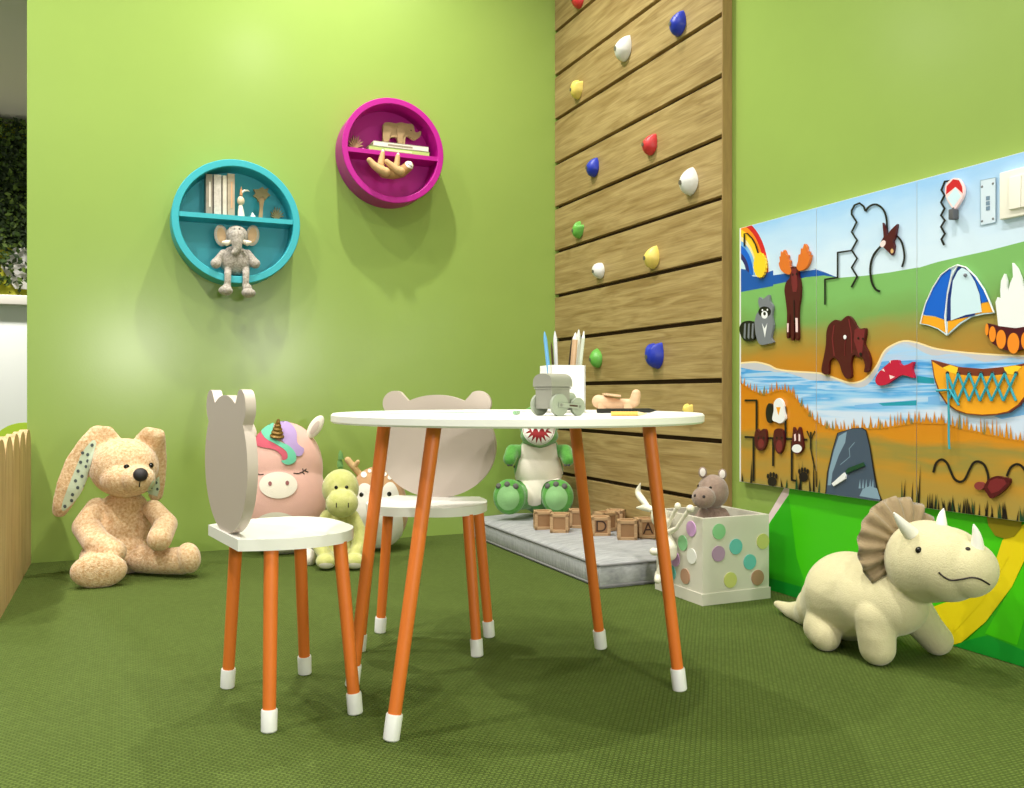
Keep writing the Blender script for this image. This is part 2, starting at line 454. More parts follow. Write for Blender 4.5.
def grad(name, stops, scale, axis_stretch=(1, 1, 1), namt=.25, nscale=4):
    """artwork paint: colours banded up the board with brushy noise"""
    m = bpy.data.materials.new(name); m.use_nodes = True
    nt = m.node_tree; N = nt.nodes; L = nt.links; b = N['Principled BSDF']; b.inputs['Roughness'].default_value = .3
    tc = N.new('ShaderNodeTexCoord'); sp = N.new('ShaderNodeSeparateXYZ'); L.new(tc.outputs['Object'], sp.inputs[0])
    mp = N.new('ShaderNodeMapping'); mp.inputs['Scale'].default_value = axis_stretch; L.new(tc.outputs['Object'], mp.inputs['Vector'])
    n = N.new('ShaderNodeTexNoise'); n.inputs['Scale'].default_value = nscale; n.inputs['Detail'].default_value = 6; L.new(mp.outputs['Vector'], n.inputs['Vector'])
    ma = N.new('ShaderNodeMapRange'); ma.inputs['From Min'].default_value = scale[0]; ma.inputs['From Max'].default_value = scale[1]; ma.clamp = False
    L.new(sp.outputs['Z'], ma.inputs['Value'])
    s1 = N.new('ShaderNodeMath'); s1.operation = 'MULTIPLY_ADD'; s1.inputs[1].default_value = namt; L.new(n.outputs['Fac'], s1.inputs[0]); L.new(ma.outputs['Result'], s1.inputs[2])
    s2 = N.new('ShaderNodeMath'); s2.operation = 'SUBTRACT'; s2.inputs[1].default_value = namt / 2; L.new(s1.outputs[0], s2.inputs[0])
    r = N.new('ShaderNodeValToRGB'); e = r.color_ramp.elements
    while len(e) > 1: e.remove(e[-1])
    e[0].position = stops[0][0]; e[0].color = (*lin(stops[0][1]), 1)
    for pos, col in stops[1:]:
        x = e.new(pos); x.color = (*lin(col), 1)
    L.new(s2.outputs[0], r.inputs['Fac']); L.new(r.outputs['Color'], b.inputs['Base Color'])
    return m
hB = ZT - ZBm
# the board objects share one origin, so Object Z runs 0..hB
P_sky = grad('paint_sky', [(0, (214, 230, 242)), (.55, (206, 226, 244)), (.85, (176, 210, 242)), (1, (150, 196, 240))], (hB * .55, hB), (1, 1, 3), .3, 7)
P_hill = grad('paint_hill_blue', [(0, (40, 120, 205)), (1, (24, 84, 170))], (hB * .6, hB * .75), (1, 1, 3), .9, 12)
P_field = grad('paint_field', [(0, (200, 126, 20)), (.2, (190, 130, 38)), (.4, (166, 134, 56)), (.62, (140, 150, 78)), (.75, (118, 160, 84)), (1, (122, 178, 98))], (hB * .40, hB * .68), (1, 1, 2.5), .55, 5)
P_river = grad('paint_river', [(0, (206, 222, 246)), (.2, (150, 202, 244)), (.35, (84, 168, 232)), (.45, (186, 216, 248)), (.55, (110, 182, 240)), (.65, (60, 150, 222)), (.75, (160, 206, 246)), (1, (184, 200, 224))], (hB * .27, hB * .52), (1, .6, 11), 1.5, 5)
P_fore = grad('paint_foreground', [(0, (158, 140, 70)), (.3, (184, 138, 48)), (.45, (148, 134, 62)), (.6, (206, 136, 26)), (1, (206, 124, 12))], (0, hB * .36), (1, .7, 4), .7, 5)
PC = {'white': (236, 238, 240), 'black': (22, 18, 16), 'red': (200, 28, 34), 'orange': (240, 140, 30), 'yellow': (250, 205, 40), 'cream': (244, 222, 170), 'blue': (10, 96, 206), 'navy': (14, 46, 120), 'ltblue': (204, 230, 242),
      'maroon': (76, 12, 20), 'gray': (120, 124, 132), 'rock': (66, 82, 104), 'rockpale': (130, 158, 180), 'bank': (196, 196, 204), 'mint': (150, 205, 200), 'purple': (44, 40, 104), 'tan': (216, 176, 120), 'sky2': (120, 180, 236), 'brown': (120, 52, 26), 'green': (84, 150, 70), 'dkgreen': (24, 70, 44), 'pinkw': (244, 214, 214), 'teal': (30, 150, 175), 'gold': (240, 165, 30), 'grassdk': (140, 120, 60), 'maroon2': (116, 34, 40)}
PM = {k: mat('print_' + k, c, .3) for k, c in PC.items()}
PLIST = [P_sky, P_hill, P_field, P_river, P_fore] + [PM[k] for k in PC]
PIX = {'sky': 0, 'hill': 1, 'field': 2, 'river': 3, 'fore': 4}
for i, k in enumerate(PC): PIX[k] = 5 + i
ART = []   # (loop px, paint) in painting order
def art(pts, paint): ART.append((list(pts), paint))
def stroke(pts, w):
    pts = [Vector((*p, 0)) if len(p) == 2 else Vector(p) for p in pts]; l = []; r = []
    for i, p in enumerate(pts):
        d = pts[min(i + 1, len(pts) - 1)] - pts[max(i - 1, 0)]; d.normalize(); n = Vector((-d.y, d.x, 0)) * w / 2
        l.append(p + n); r.append(p - n)
    return [(p.x, p.y) for p in l + r[::-1]]
BIG = [(735, 140), (1130, 60), (1130, 560), (735, 500)]
art(BIG, 'sky')
ghill = A_((22, 430), (100, 415), (200, 395), (300, 375), (400, 350), (507, 340)) + B_((60, 579), (150, 592), (300, 580), (450, 560), (636, 528)) + G_((60, 128), (200, 85), (400, 40), (560, 5), (817, -62), (1300, -200))
art(A_((0, 300), (22, 300), (60, 308), (100, 345), (140, 350), (190, 320), (240, 305), (290, 325), (330, 320), (380, 300), (440, 300), (507, 325)) + B_((5, 537), (50, 555), (110, 580), (150, 594)) + [(820, 300), (735, 300)], 'hill')
art(ghill + [(1130, 560), (735, 520), (735, 292)], 'field')
# rainbow
rc = (5, 330)
for rx, ry, c in ((184, 322, 'red'), (160, 292, 'orange'), (142, 262, 'yellow'), (118, 226, 'cream'), (112, 200, 'sky2'), (98, 176, 'blue'), (76, 134, 'purple'), (58, 104, 'ltblue')):
    art(A_(*[(rc[0] + rx * math.cos(a), rc[1] + 10 - ry * math.sin(a)) for a in (PI / 2 * k / 24 for k in range(25))], (-40, 340 - ry), (-40, 340)), c)
art(A_((0, 305), (22, 300), (60, 308), (100, 345), (140, 350), (190, 320), (215, 312), (215, 400), (0, 440)), 'hill')
rtop = D_((-10, 74), (22, 70), (70, 65), (120, 65), (180, 80), (220, 100), (300, 112), (430, 120)) + C_((80, 590), (150, 612), (270, 652), (360, 640), (430, 590), (490, 510), (540, 410), (600, 360), (700, 322), (800, 335)) + G_((100, 680), (200, 710), (400, 735), (600, 750), (817, 760), (1300, 775))
rbot = D_((22, 165), (60, 190), (100, 215), (160, 230), (240, 208), (300, 232), (350, 290), (400, 350), (430, 375)) + E_((40, 215), (100, 240), (200, 248), (300, 240), (450, 232), (640, 200)) + H_((55, 640), (200, 645), (300, 650), (420, 690), (530, 710), (690, 745), (800, 770), (900, 788), (1300, 830))
rtop = [tuple(p)[:2] for p in smoothcurve([(*p, 0) for p in rtop], 3)]
art(rtop + [(1130, 560), (735, 520)], 'bank')
art([(u, v + 5 + 3 * math.sin(u * .11)) for u, v in rtop] + [(1130, 560), (735, 520)], 'river')
art(stroke(rtop, 1.6), 'cream')
for (z0, ya, yb, k) in ((E_, 55, 78, 0), ):
    art(E_((250, 95), (420, 80), (640, 62), (640, 98), (500, 104), (250, 112)), 'sky2')
    art(E_((400, 84), (640, 66), (640, 96), (430, 100)), 'teal')
art(H_((55, 255), (200, 275), (200, 322), (55, 312)), 'teal'); art(H_((150, 430), (240, 420), (260, 500), (150, 490)), 'sky2')
art(H_((700, 590), (946, 500), (1200, 470), (1200, 560), (946, 580), (760, 615)), 'sky2')
# foreground with toothed grass edge
rb = smoothcurve([(*p, 0) for p in rbot], 8)
for p, q in zip(rb, rb[1:]):
    if q.x > p.x: art([(p.x, p.y), (q.x + .05, q.y), (q.x + .05, 580), (p.x, 580)], 'fore')
u = 738.0
while u < 1040:
    for p, q in zip(rb, rb[1:]):
        if p.x <= u < q.x:
            v = p.y + (q.y - p.y) * (u - p.x) / (q.x - p.x); s = 1 + max(0, u - 739) / 220
            h = random.uniform(.35, 1) * 8.5 * s; w_ = random.uniform(.8, 1.5) * s ** .5; dx = random.uniform(-1, 1)
            art([(u - w_, v + 1.5), (u + dx, v - h), (u + w_, v + 1.5)], 'fore' if random.random() < .85 else 'grassdk'); break
    u += random.uniform(1.4, 3.6) * (1 + (u - 739) / 500)
# dark grass blades along the bottom edge
for k in range(150):
    u = random.uniform(739, 1060); clump = (739 < u < 752) or (796 < u < 822) or (902 < u < 925)
    if not clump and u < 902 and random.random() < .85: continue
    vb = 482 + .1417 * (u - 739) + 1
    h = random.uniform(8, 34 if clump else 13) * (1 + (u - 739) / 500)
    art([(u - 1.0, vb), (u + 1.0, vb), (u + random.uniform(-3, 3), vb - h)], 'black' if random.random() < .75 else 'dkgreen')
# rock, boulder
art(E_((65, 640), (75, 520), (110, 370), (140, 270), (240, 240), (300, 238), (325, 255), (350, 360), (380, 540), (400, 640), (425, 700), (60, 660)), 'black')
art(E_((72, 640), (82, 520), (116, 370), (146, 272), (240, 244), (296, 242), (318, 258), (342, 360), (370, 540), (390, 640), (410, 700), (66, 660)), 'rock')
art(E_((80, 600), (90, 500), (120, 380), (150, 290), (200, 262), (190, 330), (150, 420), (110, 520), (100, 600)), 'rockpale')
art(E_((105, 590), (118, 500), (150, 410), (185, 340), (230, 330), (250, 420), (230, 520), (180, 600), (120, 640)), 'rock')
art(stroke(E_((250, 330), (215, 370), (220, 420), (160, 470)), .6), 'rockpale')
art(E_((280, 668), (300, 625), (345, 605), (390, 620), (412, 690)), 'rockpale')
for x in (280, 300, 320, 345, 362): art(E_((x - 6, 620), (x + 8, 620), (x + 4, 560)), 'rockpale')
# printed black tracks
def T(pts, w): art(stroke(pts, w), 'black')
T(A_((52, 178), (52, 105), (70, 105), (95, 130), (115, 165), (130, 215)), 1.5)
T(B_((60, 755), (60, 603)), 1.7); T(B_((56, 603), (141, 590)), 1.7); T(B_((137, 594), (137, 437)), 1.7); T(B_((133, 440), (224, 427)), 1.7)
T(B_((305, 188), (295, 160), (270, 140), (240, 152), (222, 185), (222, 208), (252, 255), (222, 315), (255, 365), (222, 425), (255, 475), (222, 530), (255, 585), (220, 650)), 2.0)
T(B_(*[tuple(p)[:2] for p in smoothcurve([(305, 190, 0), (330, 160, 0), (370, 148, 0), (410, 175, 0), (432, 230, 0), (436, 310, 0)], 5)]), 2.0)
T(B_(*[tuple(p)[:2] for p in smoothcurve([(400, 400, 0), (355, 455, 0), (335, 530, 0), (342, 610, 0), (365, 660, 0), (395, 675, 0)], 5)]), 2.2)
T(B_(*[tuple(p)[:2] for p in smoothcurve([(485, 328, 0), (522, 370, 0), (538, 430, 0), (540, 480, 0), (527, 527, 0)], 5)]), 2.0)
for seg in ([(50, 265), (117, 265)], [(113, 262), (113, 430)], [(50, 457), (380, 472)], [(97, 457), (97, 690)], [(200, 465), (200, 610)], [(265, 300), (265, 465)], [(250, 300), (269, 302)], [(298, 480), (298, 684)], [(294, 682), (322, 688)]):
    T(D_(*seg), 2.0)
T(D_((398, 430), (398, 520)), 1.6); T(D_((378, 425), (398, 475), (420, 425)), 1.4); T(D_((398, 520), (412, 590), (425, 640), (428, 720)), 1.2)
for px, py in ((195, 680), (360, 655)):
    art(D_(*[(px + 24 * math.cos(a), py + 12 + 26 * math.sin(a)) for a in (2 * PI * k / 16 for k in range(16))]), 'black')
    for dx in (-22, -8, 8, 22): art(D_(*[(px + dx + 7 * math.cos(a), py - 30 + abs(dx) * .6 + 14 * math.sin(a)) for a in (2 * PI * k / 10 for k in range(10))]), 'black')
T(F_((290, 222), (250, 226), (225, 287), (248, 325), (222, 375), (248, 420), (222, 468), (250, 505), (222, 550), (250, 600), (225, 640), (245, 682)), 2.3)
T(I_(*[tuple(p)[:2] for p in smoothcurve([(183, 335, 0), (205, 262, 0), (250, 232, 0), (292, 262, 0), (322, 330, 0), (350, 385, 0), (392, 408, 0), (432, 388, 0), (470, 310, 0), (500, 260, 0), (540, 248, 0), (585, 275, 0), (612, 345, 0), (618, 400, 0)], 4)]), 2.4)
T(I_(*[tuple(p)[:2] for p in smoothcurve([(762, 365, 0), (790, 300, 0), (835, 270, 0), (880, 285, 0), (925, 350, 0), (960, 400, 0), (1010, 400, 0)], 4)]), 2.4)

boards = []
BL = ['leftmost activity board, with the rainbow, moose and raccoon', 'middle activity board, with the brown bear and red fish', 'rightmost activity board, with the blue tent and canoe']
M_bedge = mat('board_edge', (228, 228, 226), .5)
for i in range(3):
    hi, lo = ys[i] - (.0004 if i else 0), ys[i + 1] + .0004
    o = thing('activity_board', BL[i] + ', on the green wall', 'activity board', (XW, ys[1], ZBm), 0, 'painted activity boards')
    bm = NB(); box_into(bm, ((XM + XW) / 2, (hi + lo) / 2, (ZT + ZBm) / 2), (XW - XM - .0005, hi - lo, ZT - ZBm)); part('board', bm, M_bedge, o, False)
    bm = NB()
    for k, (pts, c) in enumerate(ART):
        lp = clipy(OX(pts, .0003 + k * .000008), lo + .0002, hi - (.007 if i == 0 else .0002), ZBm + .001, ZT - .001)
        if lp: poly_into(bm, lp, PIX[c])
    # keep paint layers facing the room
    M_ = ROOTM[o].inverted()
    bmesh.ops.transform(bm, matrix=M_, verts=bm.verts)
    for f in bm.faces:
        f.normal_update()
        if f.normal.x > 0: f.normal_flip()
    me = bpy.data.meshes.new('printed_scene'); bm.to_mesh(me); bm.free()
    for mm in PLIST: me.materials.append(mm)
    q = bpy.data.objects.new('printed_scene', me); C.objects.link(q); q.parent = o
    boards.append(o)
def relief(name, pts, paint, board, th=.007, base=.0015, label=None, m=None):
    """painted wooden piece standing off the board"""
    bm = NB(); lp = OX(pts, base + th)
    prism_into(bm, lp, (th, 0, 0))
    return part(name, bm, m or PM[paint], board, False, label=label)
def R_(name, parts_, board, label=None):
    """first outline is the piece, others are painted pieces on it"""
    o = relief(name, parts_[0][0], parts_[0][1], board, label=label)
    for k, (pts, c) in enumerate(parts_[1:]):
        bm = NB(); prism_into(bm, OX(pts, .0086 + .0003 * k), (.0004, 0, 0)); q = part('painted_detail', bm, PM[c], o, False)
    return o
b0, b1, b2 = boards
S = lambda z, pts: z(*[p[:2] for p in closedcurve([(*p, 0) for p in pts], 3)])
sun = [(138 + (33 + 3 * (k % 2)) * math.cos(2 * PI * k / 36), 283 + (66 + 6 * (k % 2)) * math.sin(2 * PI * k / 36)) for k in range(36)]
R_('sun_knob', [(A_(*sun), 'yellow')], b0)
moose = R_('moose_figure', [(S(A_, [(312, 296), (350, 294), (356, 340), (368, 400), (365, 470), (357, 520), (354, 600), (357, 690), (342, 700), (340, 600), (331, 560), (330, 690), (315, 694), (312, 560), (306, 600), (304, 680), (290, 685), (293, 560), (285, 480), (278, 420), (288, 378), (308, 352)]), 'maroon'), (A_((340, 580), (353, 580), (354, 660), (342, 660)), 'pinkw'), (A_((293, 610), (302, 610), (301, 660), (293, 660)), 'pinkw'), (A_((318, 302), (346, 302), (352, 400), (346, 432), (326, 434), (318, 385)), 'maroon2'), (A_(*stroke([(332, 480), (334, 600)], 5)), 'black'), (A_(*ell(325, 335, 4, 7)), 'black'), (A_(*ell(346, 332, 4, 7)), 'black')], b0)
PM['antler'] = mat('antler_orange', (214, 112, 34), .4)
for pts in ([(275, 196), (268, 215), (258, 205), (257, 232), (250, 235), (252, 260), (246, 275), (256, 305), (275, 325), (306, 335), (316, 312), (306, 285), (308, 258), (296, 250), (298, 226), (286, 222)], [(390, 162), (380, 190), (372, 188), (368, 220), (358, 225), (354, 260), (346, 292), (360, 314), (392, 304), (414, 272), (426, 225), (415, 232), (416, 205), (404, 212), (402, 180)]):
    bm = NB(); prism_into(bm, OX(S(A_, pts), .0095), (.008, 0, 0)); part('antler', bm, PM['antler'], moose, False)
rac = R_('raccoon_figure', [(S(A_, [(137, 462), (155, 474), (172, 462), (190, 450), (195, 485), (212, 515), (206, 570), (215, 620), (202, 690), (216, 716), (182, 726), (142, 730), (120, 690), (110, 610), (120, 560), (138, 530), (130, 492)]), 'gray'),
    (A_(*ell(167, 545, 36, 30)), 'black'), (A_(*ell(166, 562, 18, 22)), 'white'), (A_(*ell(166, 556, 7, 10)), 'black'), (A_((152, 610), (166, 640), (182, 608), (168, 690)), 'white'), (A_(*ell(154, 536, 4, 6)), 'white'), (A_(*ell(182, 534, 4, 6)), 'white')], b0)
bm = NB(); prism_into(bm, OX(S(A_, [(110, 610), (70, 596), (35, 610), (24, 650), (45, 700), (80, 712), (112, 690)]), .0075), (.006, 0, 0)); tl = part('tail', bm, PM['black'], rac, False)
for x in (52, 74, 96):
    bm = NB(); prism_into(bm, OX(A_((x, 612), (x + 9, 610), (x + 6, 700), (x - 4, 690)), .0079), (.0004, 0, 0)); part('tail_stripe', bm, PM['gray'], rac, False)
eg = R_('eagle_head_knob', [(S(D_, [(205, 275), (228, 253), (250, 275), (258, 320), (263, 360), (240, 385), (215, 378), (195, 365), (203, 320)]), 'white'), (D_((216, 300), (240, 300), (228, 345)), 'gold')], b0)
bm = NB(); prism_into(bm, OX(D_(*ell(181, 332, 20, 52)), .007), (.006, 0, 0)); part('wing', bm, PM['black'], eg, False)
R_('bear_head_knob', [(S(D_, [(105, 430), (115, 415), (130, 428), (148, 414), (162, 425), (165, 480), (150, 520), (125, 528), (106, 505), (102, 460)]), 'maroon'), (D_(*ell(136, 492, 16, 24)), 'maroon2'), (D_(*ell(122, 462, 4, 7)), 'black'), (D_(*ell(150, 462, 4, 7)), 'black')], b0)
R_('moose_head_knob', [(S(D_, [(205, 425), (230, 412), (252, 428), (258, 475), (250, 520), (232, 546), (212, 525), (202, 480)]), 'maroon'), (D_(*ell(232, 505, 16, 32)), 'maroon2'), (D_(*ell(219, 462, 4, 7)), 'black'), (D_(*ell(245, 462, 4, 7)), 'black')], b0)
R_('wolf_head_knob', [(S(D_, [(303, 440), (307, 405), (322, 432), (338, 404), (348, 440), (357, 510), (340, 540), (315, 545), (296, 512)]), 'maroon'), (D_(*ell(325, 518, 26, 22)), 'white'), (D_((310, 445), (318, 440), (320, 475), (312, 480)), 'pinkw'), (D_((334, 440), (342, 445), (342, 480), (334, 478)), 'pinkw')], b0)
bd = R_('bird_figure', [(B_((408, 258), (428, 300), (436, 335), (460, 300), (496, 266), (484, 345), (470, 372), (478, 400), (472, 440), (463, 456), (440, 432), (397, 392), (400, 372), (415, 345)), 'maroon'), (B_(*ell(411, 386, 15, 22, .5)), 'pinkw'), (B_(*ell(466, 430, 9, 14)), 'tan')], b1)
br_ = R_('bear_figure', [(S(C_, [(90, 250), (112, 190), (160, 155), (200, 166), (230, 140), (262, 124), (296, 155), (330, 215), (360, 226), (395, 222), (398, 262), (388, 320), (388, 355), (420, 420), (435, 490), (418, 560), (386, 566), (392, 510), (370, 450), (340, 452), (300, 432), (280, 500), (285, 600), (245, 618), (212, 570), (190, 500), (150, 452), (110, 490), (105, 580), (62, 580), (50, 540), (70, 440), (85, 350)]), 'maroon'), (C_((312, 236), (332, 220), (360, 230), (392, 230), (386, 290), (378, 350), (368, 432), (345, 440), (326, 380), (306, 320)), 'maroon2'), (C_(*stroke([(150, 200), (135, 300), (150, 440)], 8)), 'maroon2'), (C_(*stroke([(265, 150), (285, 260), (290, 420)], 8)), 'maroon2'), (C_(*stroke([(238, 300), (232, 440)], 4)), 'maroon2'), (C_(*ell(340, 300, 7, 9)), 'black'), (C_(*ell(376, 304, 6, 8)), 'black'), (C_(*ell(358, 425, 11, 12)), 'black'), (C_(*ell(235, 292, 12, 17)), 'white')], b1)
PM['fish'] = mat('print_fish_red', (190, 22, 60), .25)
fi = relief('fish_figure', S(C_, [(475, 640), (488, 590), (530, 540), (580, 497), (600, 475), (655, 473), (662, 497), (690, 515), (735, 505), (775, 487), (762, 545), (778, 612), (730, 600), (680, 592), (620, 625), (560, 665), (500, 672)]), 'red', b1, m=PM['fish'])
for pts in (((585, 480), (597, 476), (592, 500)), ((505, 560), (540, 540), (550, 565), (525, 552)), ((585, 590), (630, 605), (592, 625))):
    bm = NB(); prism_into(bm, OX(C_(*pts), .0088), (.0004, 0, 0)); part('painted_detail', bm, PM['pinkw'], fi, False)
tb = relief('slider_bar', E_((104, 590), (182, 520), (194, 540), (190, 560), (116, 606)), 'white', b1, .006)
relief('slider_bar', E_((190, 512), (208, 492), (300, 456), (310, 478), (215, 518), (200, 530)), 'dkgreen', b1, .006)
# rightmost board
bl = R_('balloon_knob', [(S(F_, [(250, 280), (265, 236), (310, 202), (350, 208), (382, 260), (384, 310), (370, 350), (330, 412), (308, 422), (262, 350)]), 'pinkw'),
    (F_((258, 320), (262, 260), (308, 210), (350, 216), (374, 262), (378, 312), (326, 264)), 'red'), (F_((326, 268), (366, 330), (312, 410), (266, 344)), 'ltblue')], b2)
bm = NB(); q = on_x(*F_((312, 462)), XM - .010); box_into(bm, q, (.018, .012, .022), bev=.002); part('basket', bm, mat('basket_grey', (84, 84, 88), .5), bl, True)
bm = NB(); a_ = on_x(*F_((310, 415)), XM - .008); tube_into(bm, [a_, q], .003, 8); part('stalk', bm, mat('basket_grey', (84, 84, 88), .5), bl)
tent = relief('tent_door', G_((70, 530), (85, 465), (110, 380), (160, 270), (220, 175), (280, 130), (340, 103), (400, 122), (470, 190), (530, 280), (570, 370), (602, 452), (520, 462), (440, 480), (360, 530), (262, 614), (200, 567), (130, 540)), 'ltblue', b2, .004)
tent.name = 'tent_figure'
for k, (pts, c) in enumerate((([(76, 525), (86, 468), (180, 478), (245, 500), (256, 596), (200, 560), (130, 534)], 'gold'), ([(270, 510), (330, 490), (420, 460), (516, 380), (568, 372), (596, 446), (518, 452), (436, 472), (355, 520), (270, 598)], 'gold'),
    ([(90, 462), (118, 380), (166, 272), (226, 178), (280, 138), (296, 140), (262, 300), (244, 498), (180, 474)], 'blue'), ([(262, 510), (270, 330), (302, 200), (345, 120), (370, 112), (420, 142), (474, 200), (524, 284), (562, 368), (514, 378), (460, 470), (360, 490)], 'navy'),
    ([(430, 150), (474, 200), (524, 284), (560, 366), (514, 378), (495, 290), (470, 220)], 'blue'),
    ([(292, 505), (292, 350), (307, 222), (342, 152), (372, 126), (420, 152), (466, 230), (498, 320), (514, 445), (400, 465)], 'ltblue'))):
    bm = NB(); prism_into(bm, OX(G_(*pts), .0058 + .0003 * k), (.0003, 0, 0)); part('painted_panel' if k < 5 else 'door', bm, PM[c], tent, False)
for pts in ([(262, 608), (250, 480), (268, 320), (300, 180), (340, 112)], [(340, 108), (400, 124), (470, 192), (530, 282), (570, 372), (600, 448)], [(74, 528), (88, 465), (112, 382), (162, 272), (222, 177), (282, 132), (340, 106)]):
    bm = NB(); tube_into(bm, OX(G_(*pts), .0075), .0014, 8); part('pole', bm, PM['white'], tent)
bm = NB(); sphere_into(bm, on_x(*G_((396, 180)), XM - .009), .004, seg=10, ring=8); part('peg', bm, PM['gray'], tent)
fl = R_('campfire_flame', [(G_((632, 545), (622, 450), (612, 375), (626, 338), (650, 362), (646, 290), (652, 220), (675, 170), (690, 220), (690, 270), (705, 295), (716, 240), (738, 190), (732, 92), (765, 132), (792, 200), (806, 275), (830, 240), (850, 180), (858, 270), (870, 340), (895, 320), (892, 400), (880, 500), (874, 545), (750, 560)), 'white')], b2)
lg = R_('campfire_logs', [(G_((555, 525), (640, 545), (760, 560), (870, 540), (950, 525), (955, 600), (905, 660), (830, 700), (740, 735), (650, 705), (590, 670), (550, 610)), 'maroon')], b2)
for x, y, rx, ry in ((550, 570, 12, 42), (590, 603, 24, 56), (652, 640, 34, 68), (740, 668, 42, 74), (832, 650, 36, 66), (905, 605, 26, 54)):
    bm = NB(); prism_into(bm, OX(G_(*ell(x, y, rx, ry)), .0092), (.002, 0, 0)); part('log_end', bm, PM['orange'], lg, False)
    bm = NB()
hull = [(175, 122), (186, 200), (198, 270), (240, 400), (300, 490), (380, 545), (470, 575), (600, 587), (720, 580), (820, 560), (900, 505), (960, 430), (1010, 320), (1032, 170), (1036, 112), (946, 152), (880, 165), (775, 182), (600, 198), (400, 182), (310, 158)]
cn = R_('canoe_figure', [(H_(*hull), 'brown'), (H_((184, 135), (270, 188), (330, 200), (400, 245), (600, 262), (800, 240), (850, 205), (930, 178), (1026, 125), (1022, 170), (1000, 320), (950, 425), (892, 496), (812, 550), (720, 570), (600, 577), (470, 566), (385, 536), (308, 480), (250, 394), (206, 266)), 'gold'),
    (H_((270, 188), (330, 165), (398, 186), (385, 245), (330, 225)), 'yellow'), (H_((775, 185), (870, 168), (930, 180), (860, 245), (800, 240)), 'yellow')], b2)
top = [310, 400, 490, 590, 685, 785, 880]; bot = [395, 490, 580, 675, 775, 878]
for x in top:
    bm = NB(); sphere_into(bm, on_x(*H_((x, 235)), XM - .0098), (.002, .0045, .0045), seg=10, ring=6); part('eyelet', bm, PM['black'], cn)
M_lace = mat('lace_teal', (40, 158, 178), .6)
bm = NB()
for i in range(6):
    t0, t1, b1 = top[i], top[i + 1], bot[i]; b0_ = bot[i - 1] if i else 330
    tube_into(bm, OX(H_((t0, 238), (b1, 462)), .0105), .0024, 8); tube_into(bm, OX(H_((t1, 238), (b0_, 462 if i else 440)), .0125), .0024, 8)
tube_into(bm, OX(H_((220, 378), (330, 372), (405, 500)), .0135), .0026, 8)
part('lacing', bm, M_lace, cn)
bm = NB(); tube_into(bm, OX(H_((305, 240), (318, 400), (322, 600)) + I_((305, 60), (310, 150)), .013), .0022, 8); part('lace_end', bm, M_lace, cn)
tu = R_('turtle_figure', [(S(I_, [(588, 432), (620, 388), (680, 362), (740, 372), (784, 386), (776, 432), (722, 490), (640, 540), (605, 500), (582, 462)]), 'maroon'), (I_((630, 400), (680, 380), (740, 390), (760, 420), (700, 480), (640, 500), (610, 450)), 'maroon2')], b2)
bm = NB(); prism_into(bm, OX(I_(*ell(545, 440, 40, 32)), .0075), (.006, 0, 0)); part('head', bm, mat('turtle_head', (130, 52, 50), .4), tu, False)
# clear plate with screws
pp = relief('clear_plate', F_((505, 218), (614, 196), (614, 517), (505, 540)), 'ltblue', b2, .0012, .001, m=mat('plate_clear', (210, 226, 240), .25))
for a_, c_ in (((505, 218), (614, 196)), ((614, 196), (614, 517)), ((614, 517), (505, 540)), ((505, 540), (505, 218))):
    bm = NB(); prism_into(bm, OX(stroke(F_(a_, c_), .6), .0023), (-.0002, 0, 0)); part('outline', bm, mat('plate_outline', (150, 176, 196), .4), pp, False)
for x, y in ((516, 262), (594, 240), (594, 492), (516, 510)):
    bm = NB(); sphere_into(bm, on_x(*F_((x, y)), XM - .0024), (.0008, .0026, .0026), seg=10, ring=6); part('screw', bm, PM['gray'], pp)
for y in (345, 382, 418):
    bm = NB(); prism_into(bm, OX(F_((545, y - 12), (572, y - 17), (572, y + 12), (545, y + 16)), .0024), (-.0004, 0, 0)); part('slot', bm, mat('slot_blue', (110, 136, 160), .5), pp, False)
# switch plate
sw = thing('light_switch', 'white rocker light switch plate at the top right of the boards', 'light switch', on_x(*F_((740, 320)), XM))
M_sw = mat('switch_plastic', (238, 234, 222), .35)
a_ = on_x(*F_((668, 168)), XM); c_ = on_x(*F_((668, 505)), XM)
wS = .125; zc = (a_.z + c_.z) / 2; hS = a_.z - c_.z
bm = NB(); box_into(bm, (XM - .006, a_.y - wS / 2, zc), (.012, wS, hS), bev=.003); part('frame', bm, M_sw, sw)
for k in range(3):
    bm = NB(); box_into(bm, (XM - .0135, a_.y - .024 - .013 - k * .0265, zc), (.006, .0255, hS * .68), Matrix.Rotation(.03, 3, 'Y'), bev=.0012); part('rocker', bm, M_sw, sw)

# ---- printed wall decal below the boards
Z8 = zoom(760, 470, 3.424)
XD = XW - .001
dk = {'bright': (66, 196, 8), 'mid': (48, 174, 22), 'pale': (120, 214, 60), 'low': (16, 150, 44), 'yellow': (232, 208, 20), 'olive': (150, 134, 16), 'pink': (240, 216, 220)}
DM = [mat('decal_' + k, c, .4) for k, c in dk.items()]; DI = {k: i for i, k in enumerate(dk)}
dec = thing('wall_decal', 'bright green and yellow landscape decal along the foot of the right wall', 'wall decal', (XW, 1.6, 0))
bm = NB(); zt = ZBm + .03
def dpoly(pts, c, k):
    lp = clipy([on_x(u, v, XD - .0004 * k) for u, v in pts], 1.02, 2.13, .0015, zt)
    if lp: poly_into(bm, lp, DI[c])
dpoly(Z8((85, 58), (112, 40), (112, 120), (40, 200), (0, 230), (0, 190), (25, 160)), 'pink', 0)
dpoly(Z8((105, 30), (98, 85), (40, 170), (-15, 260), (-60, 420), (40, 460), (300, 520), (904, 700), (1250, 800), (1250, 0), (904, 0)), 'bright', 1)
dpoly(Z8((-60, 345), (40, 372), (160, 405), (300, 450), (620, 540), (620, 620), (160, 480), (40, 445), (-60, 420)), 'low', 2)
